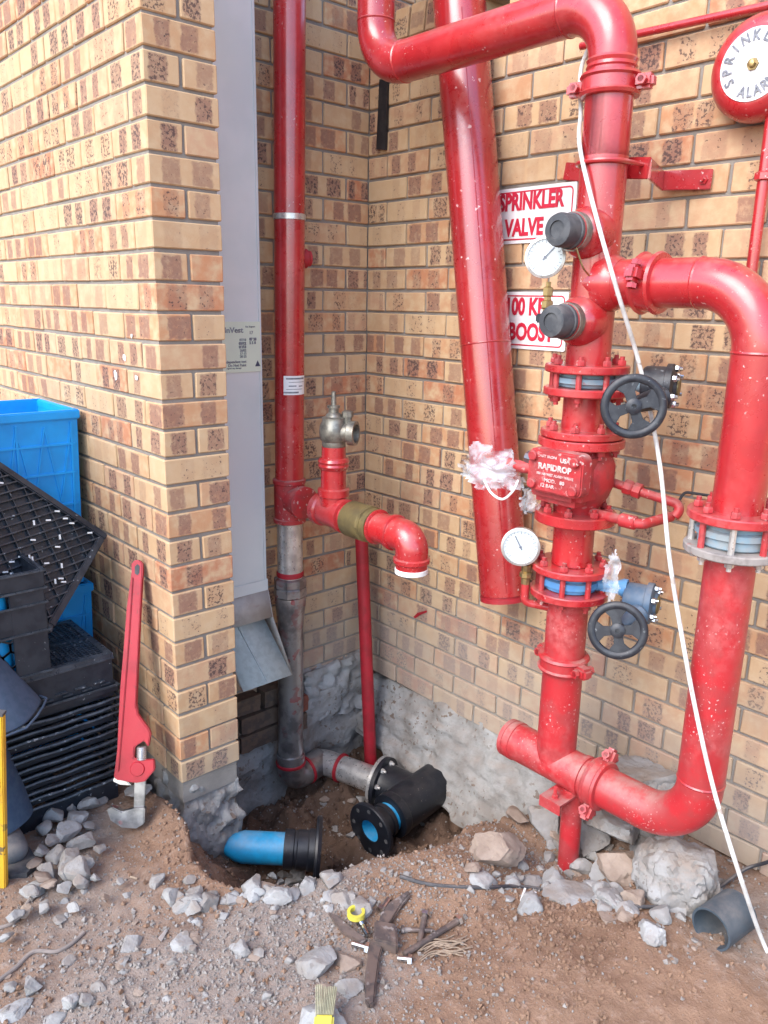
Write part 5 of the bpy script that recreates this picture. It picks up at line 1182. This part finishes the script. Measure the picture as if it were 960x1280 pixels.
for px, py in sc_:
    d_left = abs((py-1100)-(60+.0*px)); q = .25+.6*(1 if 1110+.28*abs(px-330) < py < 1200+.18*abs(px-330) else 0)
    if random.random() > q*.42: continue
    if 430 < px and py > 1140: continue
    rock(px, py, random.choice((10, 11, 12, 13, 14, 16, 18, 22)), 'small grey concrete chip scattered over the soil', mesh=random.choice(PROTO), cat='rock', group='small concrete chips scattered on the soil', sink=.2); n_ += 1
for _ in range(46):
    px, py = random.choice([(random.gauss(735, 38), random.gauss(1070, 26)), (random.gauss(700, 40), random.gauss(1095, 14)), (random.gauss(830, 40), random.gauss(1140, 16))])
    rock(px, py, random.choice((16, 18, 20, 24, 28, 34, 38)), 'dusty concrete chunk in the rubble packed round the red post', mesh=random.choice(PROTO), cat='rock', group='concrete chunks packed round the red post', sink=.15, tilt=(random.uniform(-.4, .4), random.uniform(-.4, .4)))
for _ in range(44):
    px = random.uniform(205, 480); py = 1112+10*math.sin(px*.03)+random.gauss(6, 9)
    rock(px, py, random.choice((12, 14, 16, 20, 26, 32)), 'pale crumbled concrete lump along the near rim of the hole', mesh=random.choice(PROTO), cat='rock', group='crumbled concrete along the rim of the hole', sink=.2, tilt=(random.uniform(-.4, .4), random.uniform(-.4, .4)))
for _ in range(60):
    px, py = random.choice([(random.gauss(690, 30), random.gauss(1085, 18)), (random.gauss(600, 60), random.gauss(1110, 12)), (random.gauss(860, 40), random.gauss(1175, 22)), (random.gauss(440, 70), random.gauss(1000, 25))])
    rock(px, py, random.choice((9, 10, 12, 14, 18)), 'small stone among the rubble between the hole and the right wall', mesh=random.choice(PROTO), cat='rock', group='small stones round the hole and the post', sink=.2)
# gravel: far too many to count, one mesh
gv = []; gf = []; rnd = random.Random(11)
def pebble(x, y, s):
    z = ground_h(x, y); o = len(gv); c = V((x, y, z+s*.18)); q = Euler((rnd.uniform(0, 6), rnd.uniform(0, 6), rnd.uniform(0, 6))).to_matrix()
    for p in ((1, 0, 0), (-1, 0, 0), (0, 1, 0), (0, -1, 0), (0, 0, .8), (0, 0, -.8)):
        gv.append(tuple(c+q @ (V(p)*s*.5*rnd.uniform(.7, 1.2))))
    for f in ((0, 2, 4), (2, 1, 4), (1, 3, 4), (3, 0, 4), (2, 0, 5), (1, 2, 5), (3, 1, 5), (0, 3, 5)): gf.append(tuple(i+o for i in f))
for cx, cy, sx, sy, n in ((-.45, -.2, .2, .3, 3000), (-.35, -.75, .4, .2, 5500), (-.05, -.72, .3, .12, 3500), (-.05, -1.05, .3, .15, 2200), (1.0, -1.4, .18, .25, 1500), (.75, -.9, .2, .1, 1300), (.4, -.85, .4, .08, 1000), (.6, .1, .35, .3, 2200), (.4, -1.3, .6, .3, 500), (-.8, -.8, .3, .3, 1500)):
    for _ in range(n): pebble(rnd.gauss(cx, sx), rnd.gauss(cy, sy), .003+.009*rnd.random()**4+(.009 if rnd.random() < .05 else 0))
me = bpy.data.meshes.new('gravel'); me.from_pydata(gv, [], gf); gr_ = link('gravel', me, M['gravel']); gr_['kind'] = 'stuff'; tag(gr_, 'loose grey gravel and crumbs of concrete strewn over the soil', 'gravel')
gv = []; gf = []
for cx, cy, sx, sy, n in ((.45, -1.25, .35, .22, 2600), (.55, -1.15, .12, .08, 900), (.3, -.82, .3, .06, 700), (-.08, -.2, .1, .15, 500), (-.5, -.6, .3, .2, 600)):
    for _ in range(n): pebble(rnd.gauss(cx, sx), rnd.gauss(cy, sy), .004+.016*rnd.random()**4)
n_surface = len(gv)
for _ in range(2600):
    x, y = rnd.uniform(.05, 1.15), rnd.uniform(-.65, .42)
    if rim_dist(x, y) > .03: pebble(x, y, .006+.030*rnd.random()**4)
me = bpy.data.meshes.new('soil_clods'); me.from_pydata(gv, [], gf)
for nm in ('dust', 'darken'):
    a = me.attributes.new(nm, 'FLOAT', 'POINT'); a.data.foreach_set('value', [0.1 if nm == 'dust' else .15]*n_surface+[0.05 if nm == 'dust' else .7]*(len(gv)-n_surface))  # clods inside the pit get the darker soil colour
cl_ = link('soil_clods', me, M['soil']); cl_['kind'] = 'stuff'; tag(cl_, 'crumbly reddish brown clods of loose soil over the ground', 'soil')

# ------------------------------------------------------------------ cables, hoses and small things
def gp(px, py, lift=.004): p = hit(px, py); return V((p.x, p.y, ground_h(p.x, p.y)+lift))
wpts = [V((SX+.055, SY+.065, 2.32)), on(728, 80, 0, SX+.03), on(726, 140, 0, SX-.0), on(725, 185, 0, SX-.06), on(745, 270, 0, SX-.085), on(772, 365, 0, SX-.080), on(797, 447, 0, SX+.012), on(814, 520, 0, SX+.022), on(826, 590, 0, SX+.0), on(836, 690, 0, SX-.06), on(848, 770, 0, SX-.07), on(868, 880, 0, SX-.085), on(893, 990, 0, SX-.09), on(925, 1095, 0, SX-.10), gp(958, 1190), gp(1000, 1260), gp(1080, 1300)]
solo('white_hose', MB().tube(spline(wpts, 8), .0056, 10), M['hose'], 'long white cable hanging down past the handwheels to the ground', 'cable')
solo('black_cable', MB().tube(spline([gp(500, 1098), gp(540, 1108), gp(600, 1112), gp(650, 1110), gp(700, 1118), gp(745, 1128), gp(800, 1138, .012), gp(850, 1135, .012), gp(890, 1122, .02), gp(930, 1098, .03), on(965, 1075, 0, W-.03), on(990, 1050, 0, W-.02)], 8), .0055, 8), M['cable'], 'black cable lying across the soil below the red post to the right wall', 'cable')
solo('grey_cord', MB().tube(spline([gp(-10, 1235), gp(20, 1212), gp(42, 1192), gp(70, 1192), gp(90, 1182), gp(105, 1168)], 8), .0055, 8), M['greycable'], 'dusty brown cord curling over the soil at the lower left', 'cord')
solo('grey_cord', MB().tube(spline([gp(-10, 1165), gp(18, 1155), gp(32, 1135), gp(46, 1112), gp(52, 1100)], 8), .0055, 8), M['greycable'], 'dusty cord in the rubble below the grey boot', 'cord')
# dark PVC stub
pa = gp(886, 1178, .05); pbv = (V((.93, -.12, .02))).normalized()
pa = V((pa.x, pa.y, ground_h(pa.x, pa.y)+.040))
solo('pvc_pipe_stub', MB().lathe(pa, pbv, [(.050, .0), (.056, 0), (.056, .12), (.050, .12), (.050, 0)], 32, cap=False), M['pvc'], 'short open dark grey plastic pipe lying by the right wall', 'pipe', org=pa)
# pick head
def gtrace(pts, th, lift=.004):
    return MB().prism([gp(x, y, lift) for x, y in pts], (0, 0, th))
pk = thing('pick_head', gp(480, 1180), 'rusty steel pick head lying on the soil without a handle', 'tool')
part('blade', gtrace([(510, 1120), (513, 1124), (500, 1142), (490, 1158), (484, 1172), (474, 1180), (472, 1165), (476, 1148), (486, 1136), (500, 1126)], .016), M['rust'], pk, bevel=.004)
part('spike', gtrace([(462, 1182), (482, 1178), (474, 1205), (470, 1240), (468, 1262), (462, 1266), (456, 1258), (456, 1225)], .016), M['rust'], pk, bevel=.004)
part('eye', gtrace([(468, 1162), (496, 1168), (497, 1196), (466, 1188)], .034, .001), M['rust'], pk, bevel=.005)
def bolt_thing(a, b, r, mat, nutmat, label):
    a, b = gp(*a, r+.002), gp(*b, r+.002); d = (b-a).normalized()
    t = thing('loose_bolt', a, label, 'bolt', 'loose bolts round the pick head')
    part('shank', MB().cyl(a, b, r, 10), mat, t); part('head', MB().lathe(b-d*.004, d, [(r*1.9, 0), (r*1.9, r*1.3)], 6), nutmat, t)
bolt_thing((524, 1184), (531, 1148), .008, M['rust'], M['chrome'], 'rusty bolt with a bright end standing nearest right of the pick')
bolt_thing((505, 1198), (572, 1156), .008, M['rust'], M['chrome'], 'longest rusty bolt, slanting up to the right of the pick')
bolt_thing((540, 1167), (503, 1166), .006, M['rust'], M['rust'], 'short rusty bolt lying level right of the pick eye')
bolt_thing((460, 1174), (452, 1158), .0075, M['chrome'], M['chrome'], 'bright bolt just below the yellow ring')
bolt_thing((440, 1184), (458, 1189), .0075, M['chrome'], M['chrome'], 'bright bolt lying left of the pick eye')
bolt_thing((486, 1128), (477, 1142), .008, M['chrome'], M['chrome'], 'bright bolt resting on the upper pick blade')
bolt_thing((497, 1202), (512, 1204), .007, M['chrome'], M['chrome'], 'bright bolt at the lower right of the pick eye')
solo('steel_offcut', gtrace([(410, 1146), (420, 1150), (440, 1166), (458, 1180), (452, 1186), (428, 1172)], .012), M['rust'], 'flat rusty steel offcut left of the bright bolts', 'offcut', bevel=.002)
yc_ = gp(445, 1151, .022); yr = MB(); tv = []; tf = []
for i in range(24):
    a = 2*math.pi*i/24; u = V((math.cos(a), math.sin(a), 0))
    for r_, z_ in ((.024, -.006), (.024, .008), (.016, .008), (.016, -.006)): tv.append(yc_+u*r_+V((0, 0, z_)))
for i in range(24):
    for j in range(4): tf.append((i*4+j, i*4+(j+1) % 4, ((i+1) % 24)*4+(j+1) % 4, ((i+1) % 24)*4+j))
solo('tape_roll', MB().add(tv, tf), M['lemon'], 'small yellow plastic ring lying among the bolts', 'ring')
hp_ = [gp(525+random.gauss(22, 18), 1192+random.gauss(0, 4), .004+random.random()*.012) for _ in range(70)]
hb2 = MB()
for i in range(16):
    s0 = (random.uniform(520, 540), random.uniform(1186, 1204)); hb2.tube(spline([gp(*s0, .006), gp(s0[0]+15, s0[1]-random.uniform(2, 8), .014), gp(s0[0]+32, s0[1]-random.uniform(0, 10), .012), gp(s0[0]+random.uniform(45, 60), s0[1]-random.uniform(4, 20), .004)], 4), .0016, 5, False)
solo('hemp_strand', hb2, M['hemp'], 'frayed hank of pale hemp fibre right of the pick', 'hemp')
# brush lying on the concrete lump at the bottom
bb = hit(405, 1278, .05); bx_ = (UP-FW*UP.dot(V((0, 0, 1)))).normalized() if False else V((FW.x, FW.y, .25)).normalized()
bs = thing('paint_brush', bb, 'yellow handled brush on the pale lump at the bottom edge', 'brush')
side_ = V((RT.x, RT.y, 0)).normalized()
part('handle', MB().box(bb-bx_*.02, (.044, .07, .016), ax=(side_, bx_, side_.cross(bx_))), M['lemon'], bs, bevel=.005)
br_ = MB()
for i in range(24):
    o_ = side_*((i % 12-5.5)*.0034)+V((0, 0, (i//12)*.006)); br_.tube([bb+bx_*.012+o_, bb+bx_*.075+o_*1.25+V((0, 0, random.uniform(-.004, .004)))], .0014, 4, False)
part('bristles', br_, M['bristle'], bs)
for i, (x, y) in enumerate(((653, 1122), (666, 1126))):
    solo('cable_clip', MB().bar(gp(x-2, y+7, .006), gp(x+3, y-6, .012), .006, .005), M['white'], 'short white plastic clip beside the black cable, ' + ('left one' if i == 0 else 'right one'), 'clip', 'white clips by the cable')
solo('cigarette_end', MB().cyl(gp(163, 1098, .005), gp(172, 1101, .005), .0035, 8), M['hemp'], 'tiny tan stub lying on the soil left of the hole', 'stub')
solo('shiny_offcut', gtrace([(198, 1176), (208, 1163), (210, 1166), (202, 1180)], .003), M['galv'], 'thin bright metal sliver on the soil left of the middle', 'sliver')
# plastic film scraps
def crumple(cx, w_, h_, seed, n=22, amp=.02, plane=(0, -1, 0)):
    """a torn, softly folded sheet of film"""
    r = V(plane).normalized(); u = V((0, 0, 1)); nn = r.cross(u); vv = []; ff = []
    for j in range(n+1):
        for i in range(n+1):
            a, b = i/n-.5, j/n-.5
            q = V((a*3.2, b*3.2, seed)); d = 1-2*abs(noise.noise(q))+.55*(1-2*abs(noise.noise(q*2.1+V((4, 0, 0)))))
            sh = V((noise.noise(q*1.2+V((9, 0, 0))), noise.noise(q*1.2+V((0, 9, 0))), 0))*.10
            vv.append(cx+r*((a+sh.x)*w_)+u*((b+sh.y)*h_)+nn*(d*amp))
    for j in range(n):
        for i in range(n):
            a, b = (i+.5)/n-.5, (j+.5)/n-.5
            lim = .36+.16*noise.noise(V((math.atan2(b, a)*1.6, seed, 1)))+.09*noise.noise(V((math.atan2(b, a)*5, seed, 4)))
            if math.hypot(a, b) < lim: ff.append((j*(n+1)+i, j*(n+1)+i+1, (j+1)*(n+1)+i+1, (j+1)*(n+1)+i))
    return MB().add(vv, ff)
pbg = thing('plastic_bag', on(618, 590, 0, SX-.14), 'crumpled white plastic film tied on the left of the alarm valve', 'plastic film')
c_ = on(620, 586, 0, SX-.13)
part('film', crumple(c_, .29, .20, 4, 46, .026), M['film'], pbg, ang=180); part('film', crumple(c_+V((.015, .02, -.01)), .27, .14, 8, 40, .024), M['film'], pbg, ang=180)
part('string', MB().tube(spline([on(605, 600, 0, SX-.16), on(614, 616, 0, SX-.165), on(628, 624, 0, SX-.165), on(641, 614, 0, SX-.16), on(648, 600, 0, SX-.15)], 6), .0035, 6), M['white'], pbg)
solo('plastic_strip', crumple(on(768, 722, 0, SX-.03), .07, .21, 6, 30, .012), M['film'], 'thin clear plastic strip hanging over the lower blue valve neck', 'plastic film', ang=180)
solo('plastic_strip', crumple(on(665, 625, 0, SX-.09), .08, .10, 9, 26, .015), M['film'], 'clear plastic scrap tucked under the alarm valve', 'plastic film', ang=180)
